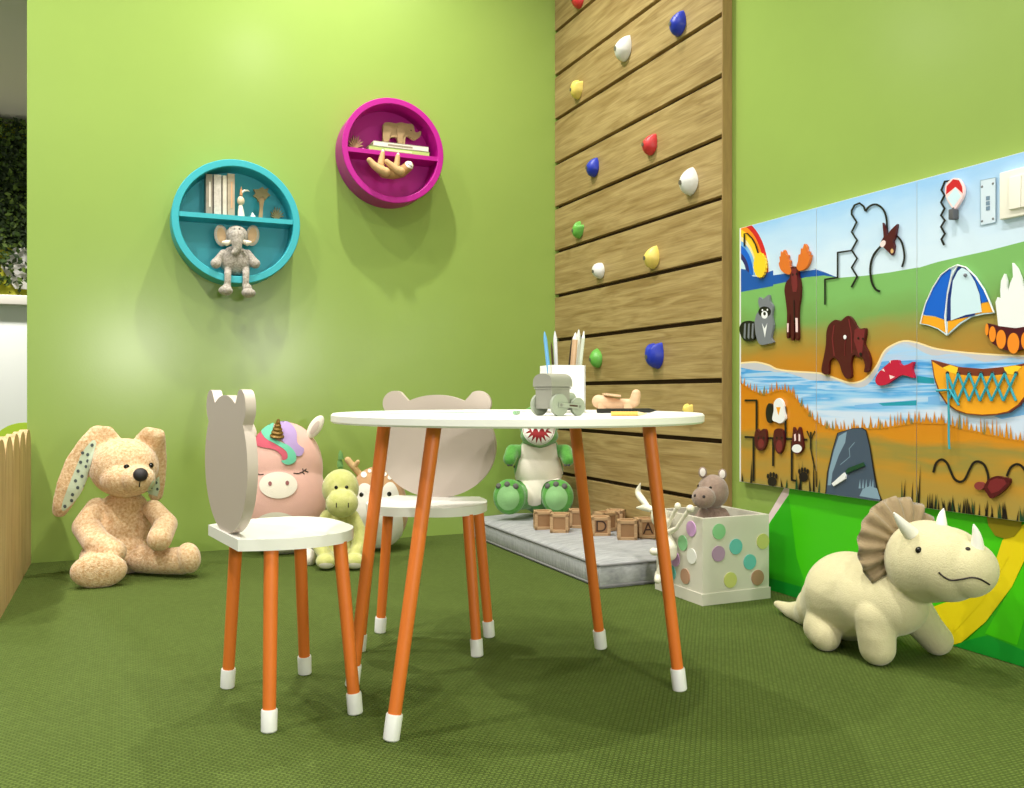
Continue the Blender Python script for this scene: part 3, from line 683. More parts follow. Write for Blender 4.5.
dpoly(Z8((40, 172), (98, 90), (125, 300), (160, 405), (40, 372), (-40, 350)), 'mid', 2)
dpoly(Z8((690, 600), (770, 520), (860, 400), (904, 310), (1100, 200), (1250, 240), (1250, 720), (904, 620), (790, 575)), 'mid', 3)
dpoly(Z8((770, 560), (860, 400), (904, 320), (930, 420), (880, 600)), 'bright', 4)
dpoly(Z8((640, 600), (700, 585), (780, 566), (904, 618), (1250, 720), (1250, 810), (904, 700), (640, 625)), 'low', 5)
dpoly(Z8((560, 480), (700, 430), (790, 360), (830, 240), (904, 185), (1000, 60), (1250, 0), (1250, 230), (1000, 260), (904, 312), (862, 400), (772, 520), (690, 590), (640, 605)), 'yellow', 6)
dpoly(Z8((700, 430), (790, 360), (830, 240), (850, 300), (760, 450), (660, 560)), 'yellow', 7)
dpoly(Z8((772, 140), (900, 152), (893, 200), (870, 228), (840, 236), (805, 225), (782, 190)), 'olive', 8)
for f in bm.faces:
    f.normal_update()
    if f.normal.x > 0: f.normal_flip()
bmesh.ops.transform(bm, matrix=ROOTM[dec].inverted(), verts=bm.verts)
me = bpy.data.meshes.new('printed_film'); bm.to_mesh(me); bm.free()
for mm in DM: me.materials.append(mm)
q = bpy.data.objects.new('printed_film', me); C.objects.link(q); q.parent = dec
# ================================================================== furniture
M_orange = mat('leg_orange', (230, 122, 46), .45, var=.06, vscale=12, stretch=(6, 6, .7))
M_cap = mat('cap_white', (238, 238, 236), .4)
M_top = mat('top_white', (240, 239, 234), .35)
M_taupe = mat('backrest_taupe', (196, 182, 172), .45)
def leg(parent, foot, top, r=.0118, cap=.040, local=True):
    foot, top = Vector(foot), Vector(top); d = (top - foot).normalized()
    bm = NB(); tube_into(bm, [foot + d * (cap - .004), top], [r * .92, r * 1.05], 24)
    lg = part('leg', bm, M_orange, parent, True, local)
    bm = NB(); tube_into(bm, [foot, foot + d * .002, foot + d * (cap - .002), foot + d * cap], [r * 1.0, r * 1.13, r * 1.16, r * 1.08], 24)
    part('foot_cap', bm, M_cap, lg, True, local)
tc_ = (.673, 1.501); TZ = .515
tab = thing('play_table', 'round white kids table on four splayed orange legs', 'table', (*tc_, 0))
bm = NB(); lathe_into(bm, (*tc_, 0), [(.30, TZ - .0165), (.340, TZ - .0165), (.343, TZ - .0135), (.343, TZ - .003), (.340, TZ)], 96)
part('tabletop', bm, M_top, tab)
for foot, top in (((391, 740), (.4695, 1.383)), ((352, 686), (.446, 1.603)), ((680, 690), (.891, 1.392)), ((601, 648), (.860, 1.628))):
    f = on_z(*foot); leg(tab, (f.x, f.y, 0), (*top, TZ - .015), .0118, .041, False)

def chair(label, c, ang):
    t = thing('kids_chair', label, 'chair', (*c, 0), ang, 'bear-backed chairs at the white table')
    SZ = .312
    pts = [(-.123, -.098), (-.123, .098)]
    top = smoothcurve([(-.117, .098, 0), (-.06, .124, 0), (.0, .132, 0), (.06, .115, 0), (.097, .066, 0), (.104, 0, 0)], 6)
    loop = [(p.x, p.y, SZ - .019) for p in top] + [(p.x, -p.y, SZ - .019) for p in top[::-1][1:]]
    bm = NB(); prism_into(bm, loop, (0, 0, .019)); bmesh.ops.recalc_face_normals(bm, faces=bm.faces)
    part('seat', bm, M_top, t, True, True, ang=.7)
    # bear-head backrest: one plate
    zc, rw, rh, er = .429, .139, .119, .0295
    out = []
    # ellipse joined with two ear circles (outline found by marching round)
    def r_at(a):
        d = Vector((math.cos(a), math.sin(a)))
        r = 1 / math.sqrt((d.x / rw) ** 2 + (d.y / rh) ** 2)
        for s in (-1, 1):
            e = Vector((s * .0985, .099)); b = e.dot(d); q = b * b - e.length_squared + er * er
            if q > 0: r = max(r, b + math.sqrt(q))
        return r
    for k in range(200):
        a = 2 * PI * k / 200; r = r_at(a); out.append((-.113, r * math.cos(a), zc + r * math.sin(a)))
    bm = NB(); prism_into(bm, out, (.017, 0, 0)); part('backrest', bm, M_taupe, t, True, True, ang=.7)
    for sx in (-1, 1):
        for sy in (-1, 1):
            leg(t, (sx * .075, sy * .128, 0), (sx * .060 - .004, sy * .104, SZ - .018), .0115, .036)
    return t
chair('white kids chair with bear-shaped back seen from the side, nearest the camera', (.269, 1.605), math.radians(8.8))
chair('white kids chair with bear-shaped back facing us from behind the table', (.607, 1.844), math.radians(-122))

# ---- floor cushion
M_ticking = mat('cushion_grey', (184, 186, 188), .9, rgb2=(142, 144, 148), vscale=1, stretch=(20, 240, 20), bump=.25, bscale=500)
cx0, cx1, cy0, cy1, cz = 1.228, XP - .004, 2.165, YB - .006, .066
cu = thing('floor_cushion', 'flat grey striped floor cushion along the foot of the timber wall', 'cushion', ((cx0 + cx1) / 2, (cy0 + cy1) / 2, 0))
bm = NB(); nx, ny, nz = 20, 44, 5
def cpt(i, j, k):
    a, b, c = i / nx, j / ny, k / nz
    e = (1 - abs(2 * a - 1) ** 6) * (1 - abs(2 * b - 1) ** 6)
    x = cx0 + (cx1 - cx0) * a; y = cy0 + (cy1 - cy0) * b; z = cz * c
    if c > .5: z += .014 * e + .002 * math.sin(9 * x * 3 + 5 * y * 2)
    bulge = .006 * math.sin(PI * c)
    x += bulge * (1 if a > .99 else -1 if a < .01 else 0); y += bulge * (-1 if b < .01 else 1 if b > .99 else 0)
    return Vector((min(x, XP - .002), min(y, YB - .003), z))
def grid(f, n, mm):
    V = [[bm.verts.new(f(i, j)) for j in range(mm + 1)] for i in range(n + 1)]
    for i in range(n):
        for j in range(mm): bm.faces.new((V[i][j], V[i + 1][j], V[i + 1][j + 1], V[i][j + 1]))
grid(lambda i, j: cpt(i, j, nz), nx, ny); grid(lambda i, j: cpt(i, j, 0), nx, ny)
for s in (0, ny): grid(lambda i, k: cpt(i, s, k), nx, nz)
for s in (0, nx): grid(lambda j, k: cpt(s, j, k), ny, nz)
bmesh.ops.remove_doubles(bm, verts=bm.verts, dist=.0005)
part('cover', bm, M_ticking, cu, ang=1.2)
M_pipe = mat('piping_grey', (128, 128, 130), .8)
for z in (.006, cz - .001):
    bm = NB(); o_ = .002
    tube_into(bm, [(cx0 - o_, cy1 - .004, z), (cx0 - o_, cy0 + .004, z), (cx0, cy0, z), (cx0 + .004, cy0 - o_, z), (cx1 - .004, cy0 - o_, z)], .0035, 10)
    part('piping', bm, M_pipe, cu)

# ---- wooden letter blocks
M_block = mat('block_beech', (196, 160, 118), .6, var=.3, vscale=8, stretch=(3, 3, 30))
M_letter = mat('letter_brown', (60, 34, 20), .6)
M_blockin = mat('block_recess', (156, 118, 80), .65)
def block(u, v, rz, lab, letter=None, z=.080, s=.063, dz=0):
    p = on_z(u, v, z); p.z = z + dz
    t = thing('toy_block', lab, 'toy block', p, rz, 'wooden blocks on the grey cushion')
    bm = NB(); h = s / 2; f = s * .17
    box_into(bm, (0, 0, h), (s * .90, s * .90, s * .90), bev=.001)
    part('core', bm, M_blockin, t, True, True)
    bm = NB()
    for a in (-1, 1):
        for b in (-1, 1):
            for ax in range(3):
                sz = [f, f, f]; sz[ax] = s
                c = [a * (h - f / 2), b * (h - f / 2)]; c.insert(ax, 0)
                box_into(bm, (c[0], c[1], c[2] + h), sz, bev=.0015)
    part('frame', bm, M_block, t, True, True)
    if letter:
        for face in letter:
            cu_ = bpy.data.curves.new('letter', 'FONT'); cu_.body = letter[face]; cu_.size = s * .85; cu_.extrude = .0006; cu_.align_x = 'CENTER'; cu_.align_y = 'CENTER'
            cu_.materials.append(M_letter)
            tmp = bpy.data.objects.new('tmp', cu_); me = bpy.data.meshes.new_from_object(tmp); bpy.data.objects.remove(tmp); o = bpy.data.objects.new('letter', me); C.objects.link(o); o.parent = t
            if face == 'front': o.location = (0, -s * .452, h); o.rotation_euler = (PI / 2, 0, 0)
            else: o.location = (-s * .452, 0, h); o.rotation_euler = (PI / 2, 0, -PI / 2)
r_ = math.radians
block(543, 528.5, r_(-20), 'plain wooden block leftmost on the cushion, before the green dinosaur plush')
block(560, 531.5, r_(-32), 'plain wooden block with a corner forward, second from the left on the cushion')
block(578, 527, r_(-25), 'plain wooden block half hidden behind the right rear table leg')
block(600, 535, r_(-22), 'wooden block showing the letter D', {'front': 'D'})
block(605, 530, r_(10), 'wooden block lying behind the letter D block', None)
block(615, 527.5, r_(-40), 'plain wooden block farthest back in the middle of the cushion')
block(627, 539, r_(-28), 'plain wooden block nearest the front edge of the cushion')
block(645, 537, r_(-12), 'wooden block with an A-shaped letter beside the white rabbit toy', {'front': 'A'})

# ================================================================== on the table
M_grey = mat('train_grey', (142, 142, 130), .5); M_sage = mat('train_sage', (150, 158, 140), .5)
tp = on_z(556, 416, TZ); TR = math.radians(-32)
TR = math.radians(16)
tr = thing('toy_train', 'small grey wooden toy train on the near edge of the table', 'toy train', (tp.x + .003, tp.y + .016, TZ), TR)
tr.scale = (.88, .88, .88)
# local: engine runs along +x, its rear end and right side face us
bm = NB()
box_into(bm, (-.0015, 0, .0345), (.045, .044, .043), bev=.001); box_into(bm, (.030, 0, .016), (.030, .036, .012), bev=.001)
part('body', bm, M_grey, tr, True, True)
bm = NB(); prism_into(bm, [(-.027, .0255 * math.cos(a), .058 + .019 * max(0, math.sin(a)) ** .7) for a in (PI * k / 20 for k in range(21))] + [(-.027, -.0255, .053), (-.027, .0255, .053)], (.051, 0, 0))
part('roof', bm, M_grey, tr, True, True)
bm = NB(); box_into(bm, (-.0015, 0, .0505), (.049, .048, .003), bev=.0008); part('eave', bm, M_grey, tr, True, True)
bm = NB(); tube_into(bm, [(.018, 0, .029), (.046, 0, .029)], .0135, 24); part('boiler', bm, M_sage, tr, True, True)
for x, r in ((-.010, .0200), (.036, .0165)):
    for s in (-1, 1):
        bm = NB(); y = s * .0235
        tube_into(bm, [(x, y, r), (x, y + s * .006, r)], r, 36); w = part('wheel', bm, M_sage, tr, True, True)
        bm = NB(); tube_into(bm, [(x, y + s * .006, r), (x, y + s * .0095, r)], .0032, 14); part('hub', bm, M_grey, w, True, True)
for s in (-1, 1):
    bm = NB(); box_into(bm, (.013, s * .0315, .0185), (.056, .003, .008), Matrix.Rotation(.07, 3, 'Y'), bev=.001); rd = part('coupling_rod', bm, M_sage, tr, True, True)
    bm = NB(); box_into(bm, (.020, s * .0331, .0185), (.020, .0006, .003), Matrix.Rotation(.07, 3, 'Y')); part('slot', bm, M_letter, rd, False, True)
# pencil cup
q = on_z(563, 413, TZ); q = Vector((q.x + .010, q.y + .022, TZ))
cup = thing('pencil_cup', 'square white pencil cup behind the toy train', 'pencil cup', q, math.radians(-8))
bm = NB(); s, h, w = .0335, .088, .003
for sx, sy, a, b in ((0, -1, 2 * s, w), (0, 1, 2 * s, w), (-1, 0, w, 2 * s), (1, 0, w, 2 * s)):
    box_into(bm, (sx * (s - w / 2), sy * (s - w / 2), h / 2), (a, b, h))
box_into(bm, (0, 0, .002), (2 * s, 2 * s, .004)); part('cup_body', bm, M_white, cup, False, True)
ZP6 = zoom(510, 320, 6.827)
Dq = dep(q)
def pencil(nm, lab, cat, a, b, dd, r, col, tipcol=None, rough=.4):
    pb = W(*ZP6(b), Dq + dd); pt = W(*ZP6(a), Dq + dd * .9 + .004)
    d = (pb - pt).normalized(); base = pt + d * ((pt.z - TZ - .0075) / -d.z)
    t = thing(nm, lab, cat, base, 0, 'pencils in the white cup')
    L_ = (base - pt).length
    bm = NB(); tube_into(bm, [base, pt + d * .014], r, 8); part('shaft', bm, mat('stick_' + nm + str(col), col, rough), t)
    bm = NB(); tube_into(bm, [pt + d * .014, pt + d * .002, pt], [r * .98, r * .35, r * .1], 8); part('tip', bm, mat('stick_tip' + str(tipcol or col), tipcol or col, rough), t)
pencil('pencil', 'sky blue pencil leftmost in the white cup', 'pencil', (235, 78), (260, 305), -.02, .0036, (96, 158, 204))
pencil('pencil', 'dark brown thin pencil between the blue and the white one', 'pencil', (281, 150), (293, 305), .012, .0022, (84, 66, 40))
pencil('pencil', 'pale grey-white pencil with a pointed tip in the cup', 'pencil', (307, 75), (315, 305), -.008, .0036, (206, 206, 210))
pencil('pencil', 'dark pencil leaning behind the broad wooden ruler', 'pencil', (427, 120), (408, 305), .02, .0028, (56, 44, 30))
pencil('ruler', 'broad pale wooden stick on the right side of the cup', 'ruler', (448, 85), (430, 305), .0, .0055, (196, 160, 122), (226, 220, 210))
pencil('pencil', 'white pencil rightmost but one in the cup', 'pencil', (470, 64), (458, 305), .014, .0042, (214, 214, 208))
pencil('brush', 'slim grey brush rightmost in the cup', 'brush', (505, 75), (480, 305), -.012, .0034, (190, 196, 180), (232, 232, 226))
# wooden plane
M_beech = mat('beech_toy', (214, 176, 140), .55, var=.15, vscale=20, stretch=(2, 2, 8))
a_ = W(*ZP6((595, 560)), 1.92); b_ = W(*ZP6((850, 560)), 1.87)
ap = thing('toy_plane', 'pale wooden toy plane lying behind the pencils on the table', 'toy plane', ((a_.x + b_.x) / 2, (a_.y + b_.y) / 2, TZ))
def TW(x, y, dd=0): return W(*ZP6((x, y)), 1.90 - (x - 720) / 255 * .05 + dd)
bm = NB()
chain_into(bm, [(TW(604, 555), .0145), (TW(650, 562), .0145), (TW(720, 574), .0125), (TW(820, 574), .0115), (TW(850, 560), .0115), (TW(860, 515), .0105), (TW(862, 505), .0100)])
blob('fuselage', bm, M_beech, ap, .0016, 5)
bm = NB(); c = TW(692, 512); box_into(bm, c, (.033, .075, .0045), Matrix.Rotation(-YAW, 3, 'Z') @ Matrix.Rotation(.12, 3, 'Y'), bev=.001); part('wing', bm, M_beech, ap)
for x in (625, 800):
    bm = NB(); c = TW(x, 600); c.z = TZ + .009; ax = Vector((SA, CA, 0)); tube_into(bm, [c - ax * .016, c + ax * .016], .009, 20); part('wheel', bm, M_beech, ap)
# loose pencils and paper
def lying(nm, lab, a, b, r, col, tip):
    A = on_z(*ZP6(a), TZ + r); Bp = on_z(*ZP6(b), TZ + r)
    t = thing(nm, lab, nm, ((A.x + Bp.x) / 2, (A.y + Bp.y) / 2, TZ), 0)
    d = (Bp - A).normalized()
    bm = NB(); tube_into(bm, [A, Bp - d * .015], r, 8); part('shaft', bm, mat('lying' + str(col), col, .4), t)
    bm = NB(); tube_into(bm, [Bp - d * .015, Bp], [r, r * .2], 8); part('tip', bm, mat('lyingtip' + str(tip), tip, .5), t)
lying('pencil', 'black pencil lying on the table in front of the wooden plane', (597, 620), (1000, 617), .0042, (26, 24, 22), (26, 24, 22))
lying('pencil', 'yellow pencil lying on the table beside the black one', (690, 640), (935, 640), .0036, (226, 184, 84), (232, 206, 160))
lying('crayon', 'mint green crayon lying on the paper left of the toy train', (30, 634), (68, 630), .0032, (140, 186, 140), (140, 186, 140))
def sheet(lab, c, w, d, rz, col, group='paper sheets on the table'):
    t = bm = NB(); z = TZ + .0012
    box_into(bm, (0, 0, 0), (w, d, .0016)); bmesh.ops.transform(bm, matrix=Matrix.Translation((c[0], c[1], z)) @ Matrix.Rotation(rz, 4, 'Z'), verts=bm.verts)
    o = part('paper_sheet', bm, mat('paper' + str(col), col, .6), None, False, loc=(c[0], c[1], TZ)); tag(o, lab, 'paper', group)
sheet('pale mint sheet of paper on the left of the table', (.52, 1.60), .21, .15, .2, (196, 222, 212))
sheet('white sheet of paper beside the toy train', (.70, 1.66), .15, .11, -.5, (232, 236, 232))

# ================================================================== storage box
bx0, bx1, by0, by1, bh = 1.372, 1.588, 1.884, 2.100, .226
M_box = mat('box_cream', (214, 210, 196), .4, var=.05, vscale=6)
sb = thing('storage_box', 'cream storage box with pastel dots beside the timber wall', 'storage box', ((bx0 + bx1) / 2, (by0 + by1) / 2, 0))
bm = NB(); w = .012
O = [(bx0, by0), (bx1, by0), (bx1, by1), (bx0, by1)]; I = [(bx0 + w, by0 + w), (bx1 - w, by0 + w), (bx1 - w, by1 - w), (bx0 + w, by1 - w)]
ring = [[bm.verts.new((x, y, z)) for x, y in L_] for L_, z in ((O, 0), (O, bh), (I, bh), (I, .025))]
for a, b in zip(ring, ring[1:]):
    for i in range(4): bm.faces.new((a[i], a[(i + 1) % 4], b[(i + 1) % 4], b[i]))
bm.faces.new(ring[0]); bm.faces.new(ring[3])
part('box_body', bm, M_box, sb, False)
bm = NB(); e = .003
for c, s in ((((bx0 + bx1) / 2, by0 - e / 2, .015), (bx1 - bx0 + 2 * e, e, .030)), (((bx0 + bx1) / 2, by1 + e / 2, .015), (bx1 - bx0 + 2 * e, e, .030)), ((bx0 - e / 2, (by0 + by1) / 2, .015), (e, by1 - by0, .030)), ((bx1 + e / 2, (by0 + by1) / 2, .015), (e, by1 - by0, .030))): box_into(bm, c, s)
part('plinth', bm, M_box, sb, False)
Hh = zoom(630, 440, 4.375)
DOT = {'green': (134, 196, 140), 'lilac': (176, 142, 176), 'aqua': (104, 190, 184), 'olive': (196, 198, 116), 'brown': (176, 136, 110), 'white': (232, 232, 226), 'pink': (206, 160, 212), 'lime': (200, 204, 116)}
for x, y, c in ((388, 400, 'green'), (386, 497, 'lilac'), (462, 466, 'aqua'), (523, 533, 'aqua'), (580, 443, 'olive'), (438, 612, 'lime'), (557, 601, 'brown')):
    u, v = Hh((x, y)); p = on_y(u, v, by0)
    bm = NB(); tube_into(bm, [p, p - Vector((0, .0025, 0))], .0205, 32); part('dot', bm, mat('dot_' + c, DOT[c], .6), sb, label=c + ' dot')
for x, y, c in ((269, 388, 'pink'), (232, 450, 'green'), (271, 508, 'white'), (199, 520, 'pink'), (243, 596, 'brown'), (182, 580, 'aqua')):
    u, v = Hh((x, y)); p = on_x(u, v, bx0)
    bm = NB(); tube_into(bm, [p, p - Vector((.0025, 0, 0))], .0205, 32); part('dot', bm, mat('dot_' + c, DOT[c], .6), sb, label=c + ' dot')

# ================================================================== round wall shelves
YS = 3.13
def shelf(lab, c, R, T, zdiv, paint, dark=None):
    t = thing('round_wall_shelf', lab, 'wall shelf', (c[0], YB, c[1]), 0, 'round shelves on the green wall')
    Q = Matrix.Rotation(-PI / 2, 4, 'X')
    bm = NB(); n = 96
    prof = [(R, YB - .001), (R, YS + .002), (R - .002, YS), (R - T + .002, YS), (R - T, YS + .002), (R - T, YB - .001)]
    rings = [[bm.verts.new((c[0] + r * math.cos(2 * PI * k / n), y, c[1] + r * math.sin(2 * PI * k / n))) for k in range(n)] for r, y in prof]
    for a, b in zip(rings, rings[1:] + rings[:1]):
        for k in range(n): bm.faces.new((a[k], a[(k + 1) % n], b[(k + 1) % n], b[k]))
    part('ring', bm, paint, t)
    bm = NB(); tube_into(bm, [(c[0], YB - .001, c[1]), (c[0], YB - .009, c[1])], R - T + .001, n); part('back_panel', bm, paint, t)
    dz = zdiv - c[1]; hw = math.sqrt((R - T) ** 2 - dz * dz)
    bm = NB(); box_into(bm, (c[0], (YS + YB) / 2 - .002, zdiv - .008), (2 * hw, YB - YS - .010, .016)); part('divider', bm, paint, t, False)
    return t
cT = on_y(237.5, 221.3, YS); cP = on_y(394, 150.4, YS)
M_teal = mat('shelf_teal', (48, 172, 186), .45); M_mag = mat('shelf_magenta', (180, 0, 140), .45)
zT = on_y(236, 215.3, YS).z; zP = on_y(392, 151.5, YS).z
shelf('teal round wall shelf with books and an elephant plush', (cT.x, cT.z), .212, .024, zT, M_teal)
shelf('magenta round wall shelf with a wooden elephant on books', (cP.x, cP.z), .193, .022, zP, M_mag)
# books standing in the teal shelf
ZS = zoom(195, 165, 11.38)
M_page = mat('page_white', (226, 220, 204), .7)
BK = [(125, 205, 100, (158, 148, 134), 'grey-brown upright book leftmost on the teal shelf'), (215, 305, 105, (212, 204, 192), 'pale patterned upright book second from left on the teal shelf'),
      (315, 366, 118, (226, 218, 200), 'thin cream upright book third from left on the teal shelf'), (370, 457, 95, (186, 170, 146), 'tan upright book nearest the bird figurine on the teal shelf')]
for i, (x0, x1, yt, col, lab) in enumerate(BK):
    yb = YS + .022
    A = on_y(*ZS((x0, yt)), yb); Bp = on_y(*ZS((x1, yt)), yb)
    xa, xb, zt_ = A.x, Bp.x - .0015, A.z
    t = thing('book', lab, 'book', ((xa + xb) / 2, yb, zT), 0, 'books standing on the teal shelf')
    mm = mat('book_cloth%d' % i, col, .7, var=.25, vscale=90 if i == 1 else 30)
    bm = NB(); box_into(bm, ((xa + xb) / 2, yb + .0375, (zT + zt_) / 2), (xb - xa - .003, .070, zt_ - zT - .006)); pg = part('pages', bm, M_page, t, False)
    bm = NB(); box_into(bm, (xa + .001, yb + .037, (zT + zt_) / 2 + .0003), (.002, .074, zt_ - zT)); box_into(bm, (xb - .001, yb + .037, (zT + zt_) / 2 + .0003), (.002, .074, zt_ - zT)); box_into(bm, ((xa + xb) / 2, yb + .0015, (zT + zt_) / 2 + .0003), (xb - xa, .003, zt_ - zT), bev=.0008)
    part('cover', bm, mm, t, False)
    if i in (0, 3):
        bm = NB(); box_into(bm, ((xa + xb) / 2 + .002, yb - .0004, (zT + zt_) / 2), (.005, .0008, (zt_ - zT) * .62)); part('spine_label', bm, mat('spine_label%d' % i, (222, 216, 202) if i == 0 else (206, 160, 120), .6), t, False)
M_ply = mat('ply_brown', (164, 136, 96), .7, var=.2, vscale=30); M_plydark = mat('ply_olive', (130, 118, 78), .7, var=.2, vscale=30)
def cut(nm, lab, cat, z, pts, y, th, m, zmin=None, smooth=True, group=None):
    p = [tuple(q[:2]) for q in (closedcurve([(*q, 0) for q in pts], 3) if smooth else pts)]
    lp = [on_y(*z(q), y) for q in p]
    if zmin is not None:
        for q in lp: q.z = max(q.z, zmin)
    bm = NB(); prism_into(bm, lp, (0, th, 0)); return bm, lp
# palm
yq = YS + .04
pm = on_y(*ZS((745, 595)), yq)
t = thing('palm_figure', 'small brown wooden palm tree on the teal shelf', 'figurine', (pm.x, yq, zT))
bm, _ = cut('', '', '', ZS, [(725, 620), (738, 480), (728, 380), (790, 375), (775, 480), (765, 620)], yq, .010, 0, zT); part('trunk', bm, M_ply, t)
bm, _ = cut('', '', '', ZS, [(720, 420), (705, 380), (660, 350), (690, 320), (665, 275), (720, 275), (770, 248), (790, 275), (835, 265), (825, 310), (860, 345), (830, 360), (800, 400), (775, 360), (740, 370)], yq - .002, .012, 0, None, False); part('fronds', bm, M_plydark, t, False)
def tuft(lab, z, cx, base, R_x, y, zmin, m, n=9):
    p = on_y(*z((cx, base)), y)
    t = thing('grass_figure', lab, 'figurine', (p.x, y, zmin))
    pts = [(cx - R_x * .4, base + 40), (cx - R_x * .5, base - 4)]
    for k in range(n):
        a = PI * (1 - (k + .5) / n); rr = R_x * (1.05 + .1 * (k % 2)); a1 = PI * (1 - (k + 1.0) / n); w_ = .10
        pts.append((cx + rr * .75 * math.cos(a + w_) , base - rr * 1.0 * math.sin(a + w_) - 8))
        pts.append((cx + rr * math.cos(a - .06), base - rr * 1.5 * math.sin(a - .06) - 8))
        pts.append((cx + rr * .7 * math.cos(a - w_), base - rr * .95 * math.sin(a - w_) - 8))
        pts.append((cx + R_x * .34 * math.cos(a1), base - R_x * .45 * math.sin(a1) - 6))
    pts += [(cx + R_x * .4, base + 40)]
    bm, _ = cut('', '', '', z, pts, y, .012, 0, zmin, False); part('blades', bm, m, t, False)
tuft('small spiky olive grass figure on the right of the teal shelf', ZS, 935, 605, 75, yq + .01, zT, M_plydark)
# toucan-like bird figurine
t = thing('bird_figure', 'small cream bird figurine with a white beak beside the books', 'figurine', (*on_y(*ZS((525, 590)), YS + .03).xy, zT))
def SP(x, y, yy=YS + .03): return on_y(*ZS((x, y)), yy)
bm = NB(); p0, p1 = SP(525, 600), SP(519, 462); p0.z = zT + .0
tube_into(bm, [p0, (p0 + p1) / 2, p1], [.0125, .0105, .0065], 20); part('base', bm, mat('bird_white', (238, 232, 214), .4), t)
bm = NB(); sphere_into(bm, SP(522, 410), (.0125, .011, .0165), seg=20, ring=14); part('body', bm, mat('bird_cream', (214, 196, 164), .5), t)
bm = NB(); tube_into(bm, [SP(525, 350), SP(525, 290), SP(528, 245)], [.005, .0045, .0008], 12); part('crest', bm, mat('bird_tan', (196, 140, 92), .5), t)
bm = NB(); tube_into(bm, [SP(530, 318), SP(560, 292), SP(600, 290), SP(622, 302)], [.004, .0045, .003, .0006], 12); part('beak', bm, mat('bird_white', (238, 232, 214), .4), t)
# tiny white mouse
t = thing('mouse_figure', 'tiny white figure between the bird and the palm', 'figurine', (*SP(660, 597).xy, zT))
bm = NB(); p = SP(660, 580); p.z = zT + .0062; sphere_into(bm, p, (.009, .007, .0065), seg=16, ring=10); p = SP(655, 560); sphere_into(bm, p, .0042, seg=14, ring=8); sphere_into(bm, SP(652, 550), (.002, .0015, .004), seg=10, ring=8); blob('body', bm, mat('mouse_white', (236, 236, 232), .4), t, .0009, 3)

# things on the magenta shelf
ZQ = zoom(340, 110, 9.85)
yq = YS + .018
def flatbook(lab, pts, z0, z1, col, scol):
    A = on_y(*ZQ(pts[0]), yq); Bp = on_y(*ZQ(pts[1]), yq)
    t = thing('book', lab, 'book', ((A.x + Bp.x) / 2, yq, z0), 0, 'books lying on the magenta shelf')
    xc = (A.x + Bp.x) / 2; L_ = Bp.x - A.x; mm = mat('flat' + str(col), col, .6)
    bm = NB(); box_into(bm, (xc, yq + .041, (z0 + z1) / 2), (L_ - .006, .074, z1 - z0 - .004)); part('pages', bm, M_page, t, False)
    bm = NB(); box_into(bm, (xc, yq + .040, z0 + .001), (L_, .080, .002)); box_into(bm, (xc, yq + .040, z1 - .001), (L_, .080, .002)); box_into(bm, (xc, yq + .001, (z0 + z1) / 2), (L_, .002, z1 - z0), bev=.0006); part('cover', bm, mm, t, False)
    bm = NB(); box_into(bm, (xc - .004, yq - .0003, (z0 + z1) / 2), (L_ * .45, .0006, (z1 - z0) * .35)); part('spine_label', bm, mat('flatlab' + str(scol), scol, .6), t, False)
flatbook('green-spined book lying lower on the magenta shelf', ((285, 380), (880, 430)), zP, zP + .0185, (170, 196, 110), (206, 222, 170))
flatbook('white-spined book lying on top of the green one', ((330, 320), (872, 380)), zP + .0188, zP + .038, (226, 222, 206), (150, 140, 120))
zb_ = zP + .0383
el = [(435, 320), (425, 230), (425, 150), (450, 122), (510, 124), (550, 132), (600, 122), (660, 135), (715, 140), (730, 175), (740, 215), (770, 220), (790, 205), (800, 225), (785, 265), (740, 292), (700, 275), (670, 255), (645, 275), (635, 330), (575, 330), (565, 270), (505, 268), (485, 290), (482, 320)]
t = thing('elephant_figure', 'carved brown wooden elephant standing on the white-spined book', 'figurine', (*on_y(*ZQ((560, 310)), yq + .03).xy, zb_))
bm, lp = cut('', '', '', ZQ, el, yq + .03, .016, 0, zb_)
for v in bm.verts: pass
lo = min(v.co.z for v in bm.verts)
for v in bm.verts:
    if v.co.z < lo + .012: v.co.z = zb_
part('body', bm, M_ply, t)
for pts in ([(430, 300), (428, 190), (450, 150), (490, 160), (512, 200), (495, 240), (482, 300)], [(575, 320), (565, 240), (565, 170), (600, 145), (640, 165), (645, 220), (620, 260), (615, 320)]):
    bm, _ = cut('', '', '', ZQ, pts, yq + .026, .005, 0, zb_ + .001); part('leg', bm, M_ply, t)
bm = NB(); sphere_into(bm, on_y(*ZQ((700, 200)), yq + .029), .0025, seg=10, ring=8); part('eye', bm, M_letter, t)
tuft('spiky brown grass figure at the left of the magenta shelf', ZQ, 155, 372, 72, yq + .02, zP, M_ply, 9)
t = thing('pebble_figure', 'tiny pale pebble beside the grass on the magenta shelf', 'figurine', (*on_y(*ZQ((225, 372)), yq + .01).xy, zP))
bm = NB(); sphere_into(bm, Vector((t.location.x, t.location.y, zP + .004)), (.006, .005, .004), seg=14, ring=8); part('stone', bm, mat('pebble', (214, 150, 190), .5), t)
